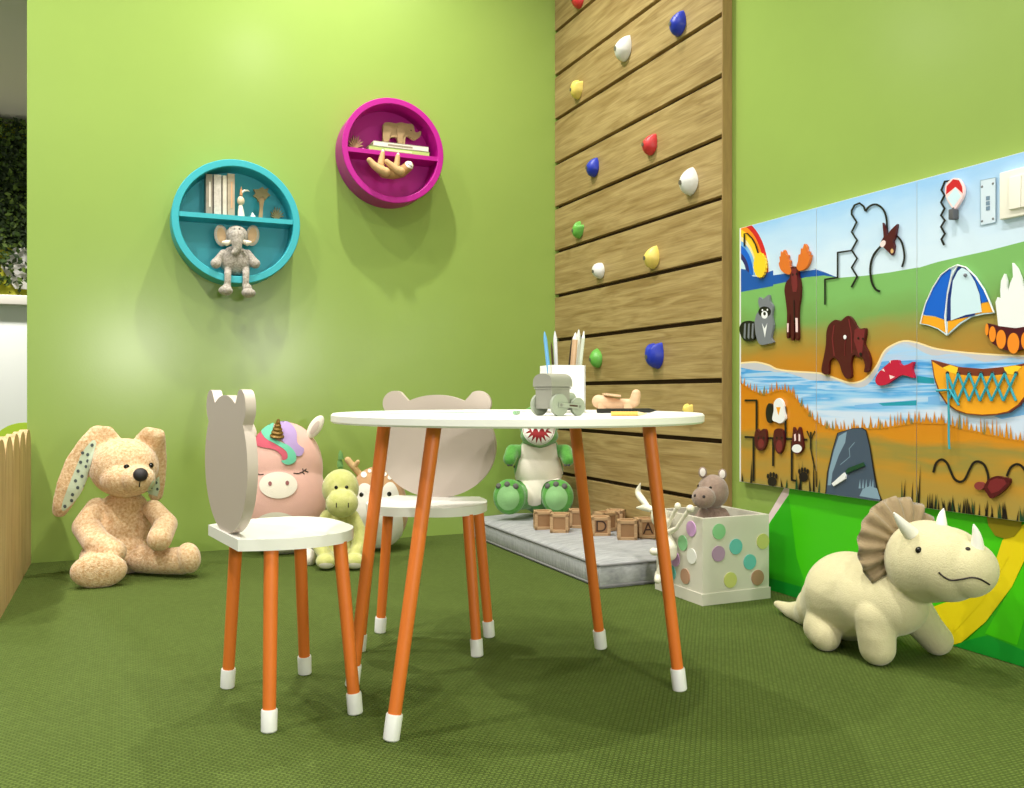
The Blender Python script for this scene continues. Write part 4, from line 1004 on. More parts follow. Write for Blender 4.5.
# sloth hanging from the divider
M_sloth = mat('sloth_tan', (206, 168, 116), .7, var=.15, vscale=60, bump=.3)
ys_ = YS - .012
def SL(x, y, dd=0): return on_y(*ZQ((x, y)), ys_ + dd)
kq = 3.2 / 877 / 9.85
t = thing('sloth_toy', 'tan sloth toy hanging under the magenta shelf board', 'toy sloth', SL(500, 660))
bm = NB(); chain_into(bm, [(SL(430, 620), 50 * kq), (SL(520, 625), 58 * kq), (SL(600, 612), 54 * kq), (SL(655, 572), 50 * kq), (SL(676, 552), 50 * kq)])
sl = blob('body', bm, mat('sloth_body_shaded', (172, 130, 80), .7, var=.15, vscale=60, bump=.3), t, .0013, 3)  # body tinted darker in place of the shadows between the limbs
for nm_, ch in (('leg', [(290, 495, -.014, 27), (340, 550, -.014, 37), (400, 590, -.016, 44), (450, 612, -.016, 46)]), ('arm', [(460, 508, -.020, 25), (510, 550, -.020, 35), (560, 590, -.022, 40), (600, 606, -.022, 42)]), ('leg', [(420, 425, -.004, 22), (410, 480, -.004, 30), (402, 530, -.004, 34), (408, 595, 0, 40)]), ('arm', [(570, 455, -.004, 22), (562, 505, -.004, 28), (556, 550, -.004, 32), (556, 600, 0, 38)])):
    bm = NB(); chain_into(bm, [(SL(x, y, d), r * kq) for x, y, d, r in ch]); blob(nm_, bm, M_sloth, t, .0012, 3)
for x, y in ((422, 412), (572, 443)):
    bm = NB(); chain_into(bm, [(SL(x, y + 8, -.004), 17 * kq), (SL(x, y - 12, -.004), 12 * kq)]); part('claw', bm, mat('sloth_face', (236, 232, 222), .6), t)
face = [ZQ(p) for p in [(640, 525), (660, 503), (700, 510), (720, 545), (712, 580), (690, 575), (660, 560)]]
decal('face', face, sl, mat('sloth_face', (236, 232, 222), .6), t, .0008, 1.0)
for a_, b_ in (((660, 530), (690, 545)), ((695, 548), (708, 562))): stitch('eye', [ZQ(a_), ZQ(b_)], sl, M_letter, .0012, t)
# ================================================================== plush toys
def K(z_scale, D): return D / F / z_scale
def flat(bm, w, r, az, rot=0, thick=.5):
    """ellipsoid flattened along the line of sight az; rot turns it in its own plane"""
    R = Matrix.Rotation(-az, 3, 'Z') @ Matrix.Rotation(rot, 3, 'Y')
    sphere_into(bm, w, (r[0], r[0] * thick if len(r) < 3 else r[2], r[1]), R, 20, 14)
def seal(o, zmin):
    inv = ROOTM[o].inverted(); zl = (inv @ Vector((0, 0, zmin))).z
    for v in o.data.vertices:
        if v.co.z < zl: v.co.z = zl
def az_of(p): return math.atan2(p[0], p[1])
M_eye = mat('eye_black', (14, 12, 12), .15); M_thread = mat('thread_dark', (40, 30, 28), .7)

# ---- rabbit
Zb = zoom(40, 400, 3.939); D0 = 2.68; k = K(3.939, D0)
M_bunny = mat('bunny_plush', (236, 208, 170), .95, rgb2=(196, 150, 102), vscale=130, bump=.6, bscale=260, sheen=.4)
def B(x, y, D): return W(*Zb((x, y)), D)
p = B(320, 690, D0); p.z = 0; az = az_of(p)
t = thing('plush_rabbit', 'sandy plush rabbit with long lop ears sitting against the green wall', 'plush toy', p)
bm = NB()
sphere_into(bm, B(320, 600, 2.72), (115 * k, .085, 98 * k)); sphere_into(bm, B(328, 500, 2.73), (108 * k, .075, 110 * k)); sphere_into(bm, B(332, 425, 2.73), (90 * k, .06, 70 * k))
sphere_into(bm, B(332, 265, 2.69), (128 * k, .09, 115 * k)); sphere_into(bm, B(345, 310, 2.65), (100 * k, .075, 72 * k)); sphere_into(bm, B(385, 312, 2.615), (64 * k, .055, 55 * k))
chain_into(bm, [(B(225, 430, 2.70), 46 * k), (B(180, 500, 2.65), 50 * k), (B(225, 562, 2.59), 52 * k), (B(292, 598, 2.56), 45 * k)])
chain_into(bm, [(B(445, 430, 2.71), 38 * k), (B(496, 490, 2.67), 44 * k), (B(470, 548, 2.60), 46 * k)])
chain_into(bm, [(B(230, 620, 2.66), 68 * k), (B(222, 660, 2.56), 66 * k)])
flat(bm, B(232, 672, 2.50), (98 * k, 66 * k, .034), az)
chain_into(bm, [(B(400, 625, 2.68), 55 * k), (B(480, 635, 2.655), 50 * k), (B(560, 632, 2.64), 54 * k)]); flat(bm, B(585, 622, 2.63), (46 * k, 60 * k, .045), az, -.15)
def earchain(bm, pts, az):
    q = smoothcurve([(*B(x, y, D), w) for x, y, D, w in pts], 5) if False else None
    P = [(Vector(B(x, y, D)), w) for x, y, D, w in pts]
    for (a, wa), (b, wb) in zip(P, P[1:]):
        for i in range(6):
            s = i / 6; flat(bm, a + (b - a) * s, ((wa + (wb - wa) * s) * k,) * 2 + (.011,), az)
    flat(bm, P[-1][0], (P[-1][1] * k,) * 2 + (.011,), az)
earchain(bm, [(292, 172, 2.70, 34), (262, 135, 2.69, 34), (225, 135, 2.68, 36), (190, 185, 2.66, 44), (152, 255, 2.65, 52), (120, 335, 2.64, 50), (92, 400, 2.64, 38), (78, 435, 2.65, 28)], az)
earchain(bm, [(398, 158, 2.73, 26), (425, 130, 2.72, 26), (465, 140, 2.72, 28), (456, 182, 2.74, 40), (466, 240, 2.76, 34), (462, 310, 2.77, 34), (456, 370, 2.78, 30)], az)
rb_ = blob('body', bm, M_bunny, t, .0042, 5); seal(rb_, .001)
M_mint = mat('ear_mint', (196, 208, 184), .9, bump=.2)
decal('ear_lining', [Zb(p) for p in closedcurve([(205, 160, 0), (168, 205, 0), (140, 270, 0), (108, 350, 0), (86, 415, 0), (92, 436, 0), (122, 412, 0), (160, 365, 0), (192, 285, 0), (216, 200, 0), (220, 165, 0)], 3) for p in [p[:2]]], rb_, M_mint, t, .0015)
decal('ear_lining', [Zb(p) for p in ((440, 320), (470, 300), (472, 345), (462, 380), (438, 372), (415, 365))], rb_, M_mint, t, .0015)
M_spot = mat('ear_dot', (74, 84, 86), .8)
for x, y in ((205, 178), (188, 215), (168, 208), (160, 245), (182, 262), (165, 300), (148, 345), (128, 372), (124, 395), (98, 418), (188, 240), (150, 280), (175, 340), (140, 318)):
    decal('ear_dot', [Zb(p) for p in ell(x, y, 6.5, 7, 0, 10)], rb_, M_spot, t, .0024)
for x, y in ((458, 325), (440, 345), (462, 350)): decal('ear_dot', [Zb(p) for p in ell(x, y, 5, 6, 0, 10)], rb_, M_spot, t, .0024)
for x, y in ((341, 263), (437, 257)): bead('eye', *Zb((x, y)), rb_, M_eye, 11 * k, t, .9)
bead('nose', *Zb((396, 294)), rb_, mat('nose_black', (34, 30, 32), .6), 27 * k, t, .75)
stitch('mouth', [Zb(p) for p in ((394, 318), (391, 342))], rb_, M_eye, .0016, t)

# ---- unicorn cushion
Zu = zoom(240, 400, 4.378); D0 = 3.04; k = K(4.378, D0)
def U(x, y, D): return W(*Zu((x, y)), D)
p = U(197, 690, D0); p.z = 0; az = az_of(p)
t = thing('plush_unicorn', 'plump pink unicorn plush with rainbow mane leaning on the green wall', 'plush toy', p)
M_pink = mat('unicorn_pink', (232, 184, 172), .95, bump=.25, bscale=400, sheen=.4)
M_cream = mat('plush_cream', (236, 228, 214), .95, bump=.25, bscale=400, sheen=.3)
bm = NB(); c0 = U(195, 440, D0)
sphere_into(bm, U(195, 440, D0), (182 * k, .105, 235 * k), seg=32, ring=20); sphere_into(bm, U(195, 305, D0 + .01), (168 * k, .095, 210 * k), seg=32, ring=20)
ub = blob('body', bm, M_pink, t, .0055, 8); seal(ub, .001)
bm = NB(); sphere_into(bm, U(294, 690, 2.84), (.027, .045, .033)); fo = blob('foot', bm, M_cream, t, .003, 3); seal(fo, .001)
def ear(cx, cy, rot, nm='ear'):
    bm = NB(); flat(bm, U(cx, cy, 3.05), (28 * k, 58 * k, .012), az, rot); e_ = blob(nm, bm, M_cream, t, .0022, 3)
    s, c = math.sin(rot), math.cos(rot)
    decal('ear_lining', [Zu((cx + p[0] * c - p[1] * s, cy + p[0] * s + p[1] * c)) for p in ell(0, 4, 12, 34, 0, 20)], e_, mat('ear_inner_pink', (208, 190, 180), .9), t, .0012, 1.5)  # pinkish inner ear patch
ear(330, 118, .55); ear(34, 118, -.55)
for nm, pts, c, o_ in (('mane', [(168, 92), (215, 102), (245, 140), (248, 185), (264, 204), (278, 215), (270, 240), (248, 246), (225, 220), (190, 185), (165, 150)], (178, 152, 204), .004),
      ('mane', [(55, 160), (95, 118), (112, 165), (160, 195), (200, 222), (208, 252), (188, 264), (178, 240), (150, 218), (90, 206), (62, 188)], (206, 92, 112), .0042),
      ('mane', [(92, 122), (125, 103), (150, 105), (142, 150), (165, 180), (210, 200), (240, 232), (242, 268), (208, 284), (180, 267), (206, 258), (202, 226), (160, 196), (112, 168)], (112, 200, 168), .0055)):
    decal(nm, [Zu(q[:2]) for q in closedcurve([(*p, 0) for p in pts], 3)], ub, mat('mane%d' % c[0], c, .9, bump=.3, bscale=300), t, o_, 2.5, label=('lilac', 'pink', 'mint green')[[178, 206, 112].index(c[0])] + ' lock of mane')
hb, hn = hit(*Zu((162, 160)), ub); ht = U(168, 84, dep(hb) - .015)
bm = NB(); d = ht - hb; n = 40
pr = [(hb + d * (i / n), (.0195 * (1 - i / n) + .004) * (1 + .09 * math.sin(i / n * 2 * PI * 5))) for i in range(n + 1)]
tube_into(bm, [a for a, _ in pr], [r for _, r in pr], 20); part('horn', bm, mat('horn_gold', (140, 106, 46), .45, metal=.4, bump=.3), t)
decal('snout', [Zu(q) for q in ell(168, 373, 82, 58, 0, 36)], ub, M_cream, t, .004)
for x, y in ((133, 367), (206, 364)): decal('nostril', [Zu(q) for q in ell(x, y, 8, 10, 0, 14)], ub, mat('nostril_rose', (150, 92, 92), .8), t, .0055, 1.5)
decal('belly', [Zu(q) for q in ell(160, 600, 125, 110, 0, 36)], ub, M_cream, t, .003)
for pts in ([(75, 322), (88, 327), (104, 325)], [(234, 320), (255, 322), (275, 314), (290, 302)], [(272, 315), (282, 325)], [(282, 309), (298, 316)], [(276, 310), (274, 300)]):
    stitch('eyelid', [Zu(q) for q in pts], ub, M_thread, .0017, t)

# ---- small yellow-green dinosaur
D0 = 2.83; k = K(4.378, D0)
M_lgreen = mat('dino_lime', (210, 208, 136), .95, rgb2=(194, 196, 112), vscale=50, bump=.5, bscale=300, sheen=.5)
p = U(440, 740, D0); p.z = 0
t = thing('plush_dinosaur', 'small yellow-green dinosaur plush with crest, between the unicorn and the fawn', 'plush toy', p)
bm = NB()
sphere_into(bm, U(440, 388, 2.83), (80 * k, .058, 86 * k)); sphere_into(bm, U(447, 452, 2.775), (70 * k, .045, 62 * k)); 
sphere_into(bm, U(440, 590, 2.86), (82 * k, .055, 118 * k)); sphere_into(bm, U(440, 650, 2.86), (92 * k, .06, 80 * k))
chain_into(bm, [(U(382, 510, 2.84), 30 * k), (U(352, 570, 2.82), 32 * k), (U(350, 640, 2.79), 32 * k), (U(368, 672, 2.77), 30 * k)])
chain_into(bm, [(U(492, 510, 2.84), 30 * k), (U(520, 570, 2.82), 32 * k), (U(520, 640, 2.79), 32 * k), (U(505, 670, 2.77), 30 * k)])
for x in (377, 500): chain_into(bm, [(U(x + (440 - x) * .3, 690, 2.83), 40 * k), (U(x, 700, 2.76), 36 * k)]); sphere_into(bm, U(x, 705, 2.745), (44 * k, .03, 34 * k))
db = blob('body', bm, M_lgreen, t, .003, 4); seal(db, .001)
M_crest = mat('dino_crest', (104, 148, 84), .9, bump=.4, bscale=300)
for x, y, r in ((440, 235, 13), (437, 268, 15), (440, 298, 16)):
    bm = NB(); tube_into(bm, [U(x + 2, y + 25, 2.84), U(x, y, 2.84), U(x - 1, y - 14, 2.84)], [r * k, r * k * .75, r * k * .2], 12); part('crest_spike', bm, M_crest, t)
for x, y in ((421, 383), (467, 382)): bead('eye', *Zu((x, y)), db, M_eye, 8 * k, t, .7)
for x in (422, 474): stitch('nostril', [Zu((x, 450)), Zu((x, 470))], db, M_thread, .0014, t)
for x in (377, 502): 
    decal('sole', [Zu(q) for q in ell(x, 724, 34, 11, 0, 20)], db, M_cream, t, .0008, 1.5)

# ---- fawn cushion
D0 = 3.10; k = K(4.378, D0)
M_fawn = mat('fawn_tan', (192, 148, 104), .95, bump=.25, bscale=400, sheen=.4)
p = U(602, 640, D0); p.z = 0; az = az_of(p)
t = thing('plush_fawn', 'round tan fawn plush with white face and horns behind the table leg', 'plush toy', p)
bm = NB(); sphere_into(bm, U(602, 485, 3.10), (138 * k, .095, 165 * k), seg=32, ring=20); sphere_into(bm, U(602, 420, 3.10), (122 * k, .085, 130 * k), seg=32, ring=20)
fb = blob('body', bm, M_fawn, t, .0048, 6); seal(fb, .001)
M_horn = mat('fawn_horn', (214, 180, 130), .9, bump=.2)
for s in (0, 1):
    f_ = (lambda x: x) if not s else (lambda x: 1204 - x)
    bm = NB(); chain_into(bm, [(U(f_(528), 330, 3.09), 14 * k), (U(f_(495), 290, 3.08), 14 * k), (U(f_(472), 262, 3.08), 14 * k)]); chain_into(bm, [(U(f_(500), 292, 3.08), 11 * k), (U(f_(516), 270, 3.075), 9 * k)]); blob('horn', bm, M_horn, t, .0018, 3)
M_fwhite = mat('fawn_white', (236, 232, 224), .95, bump=.2, bscale=400)
decal('face_patch', [Zu(q[:2]) for q in closedcurve([(600, 455, 0), (588, 400, 0), (560, 368, 0), (528, 372, 0), (505, 420, 0), (490, 480, 0), (480, 560, 0), (500, 620, 0), (550, 640, 0), (640, 640, 0), (700, 600, 0), (712, 540, 0), (700, 470, 0), (690, 400, 0), (665, 362, 0), (635, 370, 0), (614, 410, 0)], 3)], fb, M_fwhite, t, .003)
for x, y in ((533, 415), (652, 412)): bead('eye', *Zu((x, y)), fb, M_eye, 12 * k, t, .6)
bead('nose', *Zu((598, 470)), fb, M_thread, 12 * k, t, .6)
for x, y, r in ((543, 328, 13), (568, 312, 8), (634, 326, 8), (600, 340, 10), (655, 340, 10), (585, 360, 6)): decal('spot', [Zu(q) for q in ell(x, y, r, r, 0, 14)], fb, M_fwhite, t, .002, 2)

# ---- green dinosaur on the cushion
Zt = zoom(490, 405, 5.836); D0 = 3.36; k = K(5.836, D0)
M_dgreen = mat('dino_green', (92, 168, 66), .95, rgb2=(74, 146, 50), vscale=60, bump=.5, bscale=300, sheen=.5)
def TT(x, y, D): return W(*Zt((x, y)), D)
p = TT(285, 600, D0); p.z = .08
t = thing('plush_dinosaur', 'green toothy dinosaur plush with white belly sitting on the grey cushion', 'plush toy', p)
bm = NB()
sphere_into(bm, TT(285, 500, 3.38), (150 * k, .085, 125 * k)); sphere_into(bm, TT(285, 380, 3.385), (150 * k, .078, 135 * k)); sphere_into(bm, TT(288, 280, 3.38), (126 * k, .068, 115 * k))
sphere_into(bm, TT(285, 110, 3.36), (116 * k, .078, 112 * k)); sphere_into(bm, TT(288, 178, 3.32), (108 * k, .078, 64 * k)); sphere_into(bm, TT(285, 90, 3.31), (88 * k, .075, 60 * k))
chain_into(bm, [(TT(195, 268, 3.36), 36 * k), (TT(130, 270, 3.33), 40 * k), (TT(115, 315, 3.30), 38 * k)])
chain_into(bm, [(TT(385, 268, 3.36), 36 * k), (TT(440, 270, 3.33), 40 * k), (TT(455, 318, 3.30), 38 * k)])
az = az_of(p)
for x, rr in ((112, -.0), (395, .0)):
    sg = -1 if x < 285 else 1
    chain_into(bm, [(TT(285 + sg * 70, 540, 3.34), 66 * k), (TT(x + sg * -10, 540, 3.27), 78 * k)]); flat(bm, TT(x, 536, 3.255), (92 * k, 102 * k, .03), az)
chain_into(bm, [(TT(285, 560, 3.42), 80 * k), (TT(330, 570, 3.47), 50 * k), (TT(390, 575, 3.47), 24 * k)])
gb = blob('body', bm, M_dgreen, t, .0042, 4); seal(gb, .081)
decal('belly', [Zt(q[:2]) for q in closedcurve([(192, 225, 0), (290, 248, 0), (378, 225, 0), (398, 300, 0), (420, 390, 0), (424, 432, 0), (330, 450, 0), (300, 500, 0), (298, 575, 0), (222, 580, 0), (216, 500, 0), (185, 445, 0), (150, 428, 0), (158, 380, 0), (178, 300, 0)], 3)], gb, mat('dino_belly', (228, 222, 206), .95, bump=.2), t, .003)
decal('mouth', [Zt(q[:2]) for q in closedcurve([(196, 140, 0), (285, 118, 0), (374, 140, 0), (362, 178, 0), (320, 212, 0), (275, 224, 0), (230, 205, 0), (204, 172, 0)], 3)], gb, mat('mouth_red', (142, 24, 28), .8), t, .002)
M_tooth = mat('tooth_white', (236, 234, 226), .6)
for i in range(9):
    a = PI * (.06 + .88 * i / 8); u, v = 285 - 84 * math.cos(a), 140 + 82 * math.sin(a)
    decal('tooth', [Zt((u - 15 * math.sin(a) - 0, v - 15 * math.cos(a) * -1 * -1)), Zt((u + 15 * math.sin(a), v + 15 * math.cos(a))), Zt((u + 34 * math.cos(a), v - 34 * math.sin(a)))], gb, M_tooth, t, .004, 2)
for i in range(5):
    x = 215 + 35 * i; decal('tooth', [Zt((x - 16, 128)), Zt((x + 16, 128)), Zt((x, 162))], gb, M_tooth, t, .004, 2)
stitch('lip', [Zt((285 - 92 * math.cos(a), 140 + 90 * math.sin(a))) for a in (PI * (.0 + i / 14) for i in range(15))], gb, M_tooth, .0022, t, 2)
for x in (240, 330): bead('eye', *Zt((x, 30)), gb, M_eye, 12 * k, t, .7)
M_sole = mat('dino_sole', (140, 190, 128), .95, bump=.3); M_claw = mat('claw_grey', (96, 96, 92), .8)
for x in (106, 388): decal('sole', [Zt(q) for q in ell(x, 542, 64, 72, 0, 30)], gb, M_sole, t, .002)
for cx in (100, 385):
    for dx, dy in ((-50, -70), (0, -80), (50, -68)): bead('claw', *Zt((cx + dx, 542 + dy)), gb, M_claw, 17 * k, t, .7)
for cx in (108, 458):
    for dx in (-18, 0, 18): bead('claw', *Zt((cx + dx, 350)), gb, M_claw, 9 * k, t, .9)

# ---- hippo in the storage box
D0 = 2.41; k = K(4.375, D0)
def HH(x, y, D): return W(*Hh((x, y)), D)
M_hip = mat('hippo_taupe', (150, 128, 114), .95, rgb2=(134, 112, 98), vscale=60, bump=.5, bscale=300, sheen=.4)
p = HH(360, 500, D0); p.z = .026
t = thing('plush_hippo', 'grey-brown hippo plush peeking out of the cream dotted box', 'plush toy', p)
bm = NB()
sphere_into(bm, HH(362, 225, 2.41), (66 * k, .045, 74 * k)); sphere_into(bm, HH(322, 252, 2.37), (50 * k, .032, 47 * k)); sphere_into(bm, HH(362, 390, 2.42), (76 * k, .045, 110 * k)); sphere_into(bm, HH(365, 560, 2.42), (85 * k, .055, 130 * k))
chain_into(bm, [(HH(320, 320, 2.40), 24 * k), (HH(292, 360, 2.38), 22 * k), (HH(285, 420, 2.37), 22 * k)]); chain_into(bm, [(HH(405, 320, 2.41), 24 * k), (HH(432, 360, 2.40), 22 * k), (HH(438, 420, 2.39), 22 * k)])
hb_ = blob('body', bm, M_hip, t, .0026, 4); seal(hb_, .027)
for x, y in ((318, 142), (404, 150)):
    bm = NB(); flat(bm, HH(x, y, 2.41), (19 * k, 25 * k, .006), az_of(p)); e_ = blob('ear', bm, M_hip, t, .0014, 3); decal('ear_lining', [Hh(q) for q in ell(x, y - 1, 12, 18, 0, 18)], e_, mat('hippo_ear_white', (226, 218, 212), .9), t, .0012, 1)
for x, y in ((299, 200), (352, 208)): bead('eye', *Hh((x, y)), hb_, M_eye, 6.5 * k, t, .7)
for x, y in ((284, 243), (323, 248)): bead('nostril', *Hh((x, y)), hb_, M_thread, 6.5 * k, t, .4)

# ---- white rabbit toy holding on to the box
D0 = 2.33; k = K(4.375, D0)
M_porc = mat('rabbit_white', (236, 230, 212), .45)
p = on_x(*Hh((165, 610)), 1.345); p.z = 0.0
t = thing('toy_rabbit', 'smooth white long-eared rabbit toy clinging to the side of the dotted box', 'toy rabbit', p)
xw = 1.352
def RR(x, y, dx=0): return on_x(*Hh((x, y)), xw - dx)
bm = NB()
sphere_into(bm, RR(130, 335, .012), (.024, .026, .030)); chain_into(bm, [(RR(140, 385, .008), .014), (RR(158, 430, .006), .017), (RR(172, 470, .005), .021), (RR(172, 495, .004), .021)])
chain_into(bm, [(RR(160, 410, .004), .009), (RR(205, 385, .006), .0055), (RR(240, 330, .004), .0055), (RR(258, 308, .002), .006)]); sphere_into(bm, RR(264, 300, .004), (.011, .011, .0105))
chain_into(bm, [(RR(152, 395, .0), .009), (RR(180, 345, .0), .0055), (RR(200, 305, .0), .006)]); sphere_into(bm, RR(209, 290, .002), (.009, .009, .0105))
chain_into(bm, [(RR(165, 500, .006), .013), (RR(130, 490, .018), .010), (RR(102, 488, .026), .0105)])
chain_into(bm, [(RR(165, 505, .004), .014), (RR(140, 550, .008), .010), (RR(125, 590, .012), .0105), (RR(122, 612, .020), .0105)])
chain_into(bm, [(RR(150, 590, .004), .0095), (RR(160, 540, .004), .012)])
pe = smoothcurve([(*RR(120, 312, .014), .006), (*RR(75, 298, .02), .010), (*RR(30, 296, .024), .003)], 6)
chain_into(bm, [(Vector(q[:3]), q[3]) for q in pe])
pe = smoothcurve([(*RR(88, 300, .018), .005), (*RR(55, 262, .018), .0095), (*RR(35, 228, .018), .0085), (*RR(46, 188, .018), .0018)], 6)
chain_into(bm, [(Vector(q[:3]), q[3]) for q in pe])
wb = blob('body', bm, M_porc, t, .0018, 4); seal(wb, .001)
bead('eye', *Hh((108, 325)), wb, M_eye, .0025, t, .6)

# ---- triceratops
Zc = Z8; k = K(3.424, 1.9)
M_tri = mat('triceratops_cream', (208, 200, 160), .95, rgb2=(204, 195, 154), vscale=90, bump=.35, bscale=350, sheen=.3)
M_frill = mat('frill_taupe', (150, 130, 98), .9, bump=.35, bscale=350, sheen=.3)
M_hornw = mat('horn_white', (240, 238, 230), .6)
def Q_(x, y, D): return W(*Zc((x, y)), D)
p = Q_(380, 640, 1.90); p.z = 0
t = thing('plush_triceratops', 'cream triceratops plush with taupe frill standing by the green decal', 'plush toy', p)
bm = NB()
def KR(px, D): return px / 3.424 * D / F
chain_into(bm, [(Q_(262, 455, 2.01), KR(120, 2.01)), (Q_(305, 430, 1.93), KR(150, 1.93)), (Q_(380, 440, 1.85), KR(135, 1.85)), (Q_(455, 450, 1.80), KR(115, 1.80))])
chain_into(bm, [(Q_(200, 470, 2.04), KR(75, 2.04)), (Q_(160, 490, 2.10), KR(46, 2.1)), (Q_(105, 480, 2.16), KR(27, 2.16)), (Q_(58, 458, 2.20), KR(12, 2.2))])
chain_into(bm, [(Q_(215, 500, 1.95), KR(55, 1.95)), (Q_(205, 540, 1.915), KR(55, 1.92)), (Q_(225, 570, 1.885), KR(50, 1.89))])
chain_into(bm, [(Q_(300, 540, 2.02), .04), (Q_(310, 560, 2.03), .034)])
chain_into(bm, [(Q_(400, 500, 1.79), KR(75, 1.79)), (Q_(398, 560, 1.785), KR(64, 1.785)), (Q_(402, 608, 1.785), KR(60, 1.785))])
chain_into(bm, [(Q_(520, 480, 1.82), KR(70, 1.82)), (Q_(570, 540, 1.835), KR(56, 1.84)), (Q_(605, 580, 1.845), KR(53, 1.845))])
chain_into(bm, [(Q_(500, 410, 1.79), .048), (Q_(545, 340, 1.76), .055)])
chain_into(bm, [(Q_(575, 312, 1.74), KR(140, 1.74)), (Q_(640, 322, 1.69), KR(128, 1.69)), (Q_(710, 338, 1.655), KR(98, 1.655))])
tb_ = blob('body', bm, M_tri, t, .0036, 6); seal(tb_, .001)
# pleated frill
cF = Q_(500, 262, 1.785); nF = Vector((-.12, -.99, .05)).normalized(); upF = (Vector((0, 0, 1)) - nF * nF.z).normalized(); sdF = nF.cross(upF)
bm = NB(); na, nr = 132, 12; R0 = .100
def fr_(a, s, side):
    pl_ = math.cos(a * 17); rr = R0 * (1 + .025 * pl_) * s
    w_ = .0066 * pl_ * s ** 1.5
    th = .0065 * (1 - s ** 6) ** .5 if s < 1 else 0
    return cF + (sdF * math.cos(a) + upF * math.sin(a)) * rr - nF * (.022 * s * s) + nF * (w_ + side * th)
for side in (1, -1):
    V = [[bm.verts.new(fr_(2 * PI * i / na, j / nr, side)) for i in range(na)] for j in range(1, nr + 1)]
    cv = bm.verts.new(fr_(0, .001, side))
    for i in range(na): bm.faces.new((cv, V[0][i], V[0][(i + 1) % na]))
    for a, b in zip(V, V[1:]):
        for i in range(na): bm.faces.new((a[i], a[(i + 1) % na], b[(i + 1) % na], b[i]))
bmesh.ops.remove_doubles(bm, verts=bm.verts, dist=.0001)
part('frill', bm, M_frill, t, ang=2.5)
def horn(pts, r):
    q = smoothcurve(pts, 6); n = len(q); bm = NB()
    tube_into(bm, q, [r * (1 - (i / (n - 1)) ** 1.4 * .88) for i in range(n)], 18); sphere_into(bm, q[-1], r * .14, seg=10, ring=8)
    part('horn', bm, M_hornw, t)
a_, n_ = hit(*Zc((518, 215)), tb_); d_ = dep(a_); horn([a_ - n_ * .012, Q_(490, 188, d_ - .012), Q_(460, 148, d_ - .018)], .0155)
a_, n_ = hit(*Zc((622, 186)), tb_); d_ = dep(a_); horn([a_ - Vector((0, 0, .02)), Q_(622, 165, d_), Q_(628, 134, d_ + .002)], .0125)
a_, n_ = hit(*Zc((745, 256)), tb_); d_ = dep(a_); horn([a_ - Vector((0, 0, .012)), Q_(742, 226, d_ - .004), Q_(732, 188, d_ - .006)], .0125)
bead('eye', *Zc((543, 274)), tb_, M_eye, .0066, t, .8); bead('nostril', *Zc((712, 270)), tb_, M_thread, .0044, t, .6)
stitch('mouth', [Zc(q[:2]) for q in smoothcurve([(612, 350, 0), (630, 366, 0), (655, 377, 0), (690, 374, 0), (725, 368, 0), (755, 374, 0), (785, 392, 0)], 3)], tb_, M_thread, .0016, t, 2)

# ---- elephant sitting in the teal shelf
Ze = zoom(200, 215, 8.75); De = 3.0; k = K(8.75, De)
M_ele = mat('elephant_grey', (196, 188, 178), .95, rgb2=(140, 130, 118), vscale=160, bump=.8, bscale=400, sheen=.3)
M_elel = mat('elephant_light', (196, 188, 176), .95, rgb2=(172, 162, 150), vscale=160, bump=.5, bscale=400)
def EE(x, y, dd=0): return on_y(*Ze((x, y)), YS + dd)
zin = cT.z - .188
p = EE(310, 505, .03); p.z = zin
t = thing('plush_elephant', 'grey plush elephant sitting on the rim of the teal shelf, legs dangling', 'plush toy', p)
bm = NB()
sphere_into(bm, EE(310, 412, .032), (142 * k, .038, 112 * k)); sphere_into(bm, EE(310, 340, .035), (100 * k, .028, 70 * k))
sphere_into(bm, EE(322, 175, .025), (92 * k, .030, 84 * k))
for s in (-1, 1):
    sh = 310 + s * 105
    chain_into(bm, [(EE(sh, 335, .03), 34 * k), (EE(310 + s * 150, 390, .01), 34 * k), (EE(310 + s * 172, 425, .0), 44 * k)])
for x0, x1, yb in ((243, 225, 670), (402, 425, 690)):
    chain_into(bm, [(EE(x0, 470, .02), 32 * k), (EE(x0, 520, -.012), 29 * k), (EE(x0, 570, -.016), 27 * k), (EE(x0 - 4, 620, -.014), 28 * k), (EE((x0 + x1) / 2, 640, -.016), 40 * k)])
    sphere_into(bm, EE(x1, yb - 8, -.020), (60 * k, .026, 42 * k))
chain_into(bm, [(EE(320, 190, -.002), 62 * k), (EE(322, 240, -.010), 48 * k), (EE(326, 290, -.012), 38 * k), (EE(310, 322, -.014), 28 * k), (EE(288, 328, -.016), 20 * k)])
eb = blob('body', bm, M_ele, t, .0016, 2)
for cx, s in ((185, -1), (460, 1)):
    bm = NB(); flat(bm, EE(cx, 180, .03), (60 * k, 96 * k, .007), 0, s * .12); e_ = blob('ear', bm, M_elel, t, .0016, 3)
    decal('ear_lining', [Ze(q) for q in ell(cx - s * 2, 178, 38, 68, s * .12, 24)], e_, mat('elephant_ear_tan', (190, 160, 124), .9, bump=.3), t, .0012, 1.2)
    bm = NB(); cx2 = 322 + s * 92; tube_into(bm, [EE(322 + s * 60, 236, .002), EE(cx2, 246, -.010), EE(322 + s * 130, 240, -.012)], [20 * k, 26 * k, 10 * k], 14); part('tusk', bm, mat('tusk_cream', (236, 226, 206), .7), t)
for x in (302, 344): bead('eye', *Ze((x, 122)), eb, M_eye, 8 * k, t, .7)
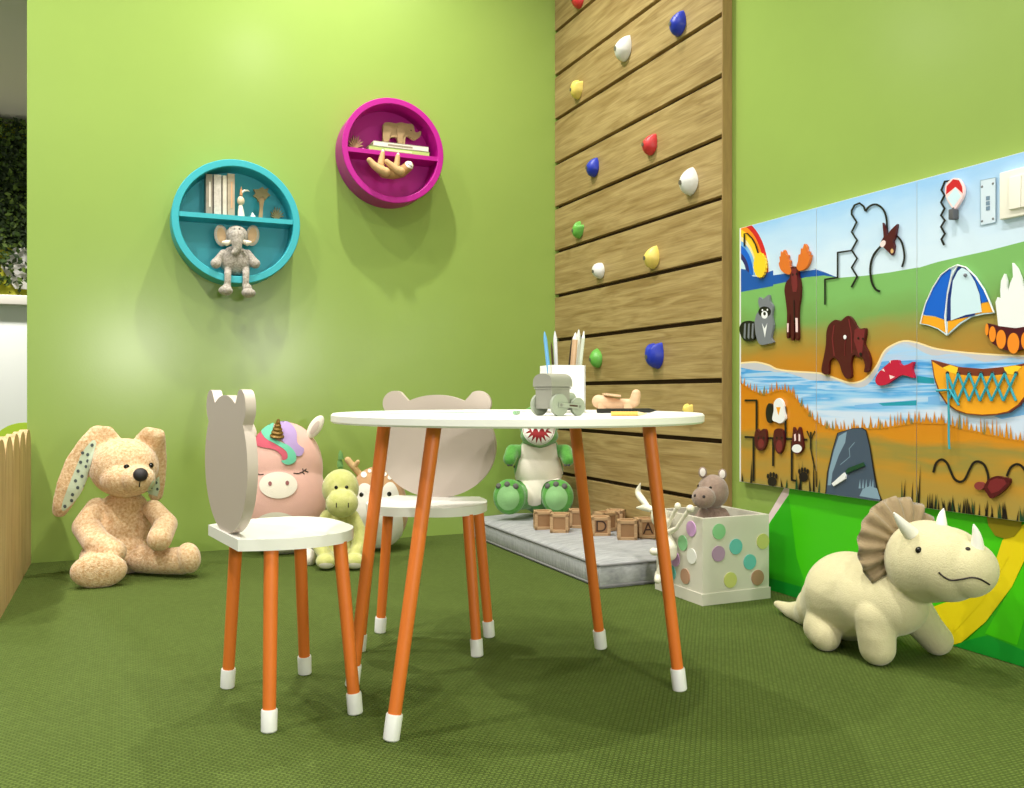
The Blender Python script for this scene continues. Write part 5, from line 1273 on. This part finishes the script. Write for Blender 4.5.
# ================================================================== light
def spot(x, y, e, size=150, r=.06, col=(1, .955, .89), z=2.69):
    l = bpy.data.lights.new('downlight_or_fill', 'SPOT'); l.energy = e; l.spot_size = math.radians(size); l.spot_blend = .9; l.shadow_soft_size = r; l.color = col
    o = bpy.data.objects.new('downlight_or_fill', l); o.location = (x, y, z); C.objects.link(o)
for x, y, e in ((.66, 2.62, 125), (1.2, 2.45, 36), (-.05, 2.35, 50), (-.95, 2.6, 120), (.7, 1.0, 90), (-.95, 1.4, 140), (.7, -.4, 100), (-.95, -.2, 90)): spot(x, y, e, r=.025)
spot(-1.1, 6.3, 420, r=.1); spot(-.9, 3.75, 120, r=.1)  # added spots, no fixture seen, to brighten the next room and lime panel
# unseen lamps added behind us so soft glints mirror in the satin wall paint
for u, v, y, e in ((132, 350, -1.6, 95), (272, 352, -1.6, 76)):
    pw_ = on_y(u, v, YB); s_ = (YB - y) / YB
    l = bpy.data.lights.new('glint_lamp', 'POINT'); l.energy = e; l.shadow_soft_size = .10; l.color = (1, .96, .88)
    o = bpy.data.objects.new('glint_lamp', l); o.location = (pw_.x * (1 + s_), y, pw_.z + (pw_.z - H) * s_); C.objects.link(o)
w = bpy.data.worlds.new('world'); bpy.context.scene.world = w; w.use_nodes = True
w.node_tree.nodes['Background'].inputs['Color'].default_value = (.95, .97, 1, 1); w.node_tree.nodes['Background'].inputs['Strength'].default_value = .33
# ================================================================== camera
cd = bpy.data.cameras.new('camera'); cd.lens = F / 1024 * 36; cd.sensor_width = 36; cd.sensor_fit = 'HORIZONTAL'; cd.clip_start = .02
co = bpy.data.objects.new('camera', cd); co.location = CAM; co.rotation_euler = (PI / 2, 0, -YAW); C.objects.link(co)
sc = bpy.context.scene; sc.camera = co
sc.view_settings.view_transform = 'Standard'; sc.view_settings.look = 'None'; sc.view_settings.exposure = -.1; sc.view_settings.gamma = 1
try: sc.view_settings.use_curve_mapping = False
except Exception: pass
sc.cycles.use_denoising = True
sc.cycles.max_bounces = 8
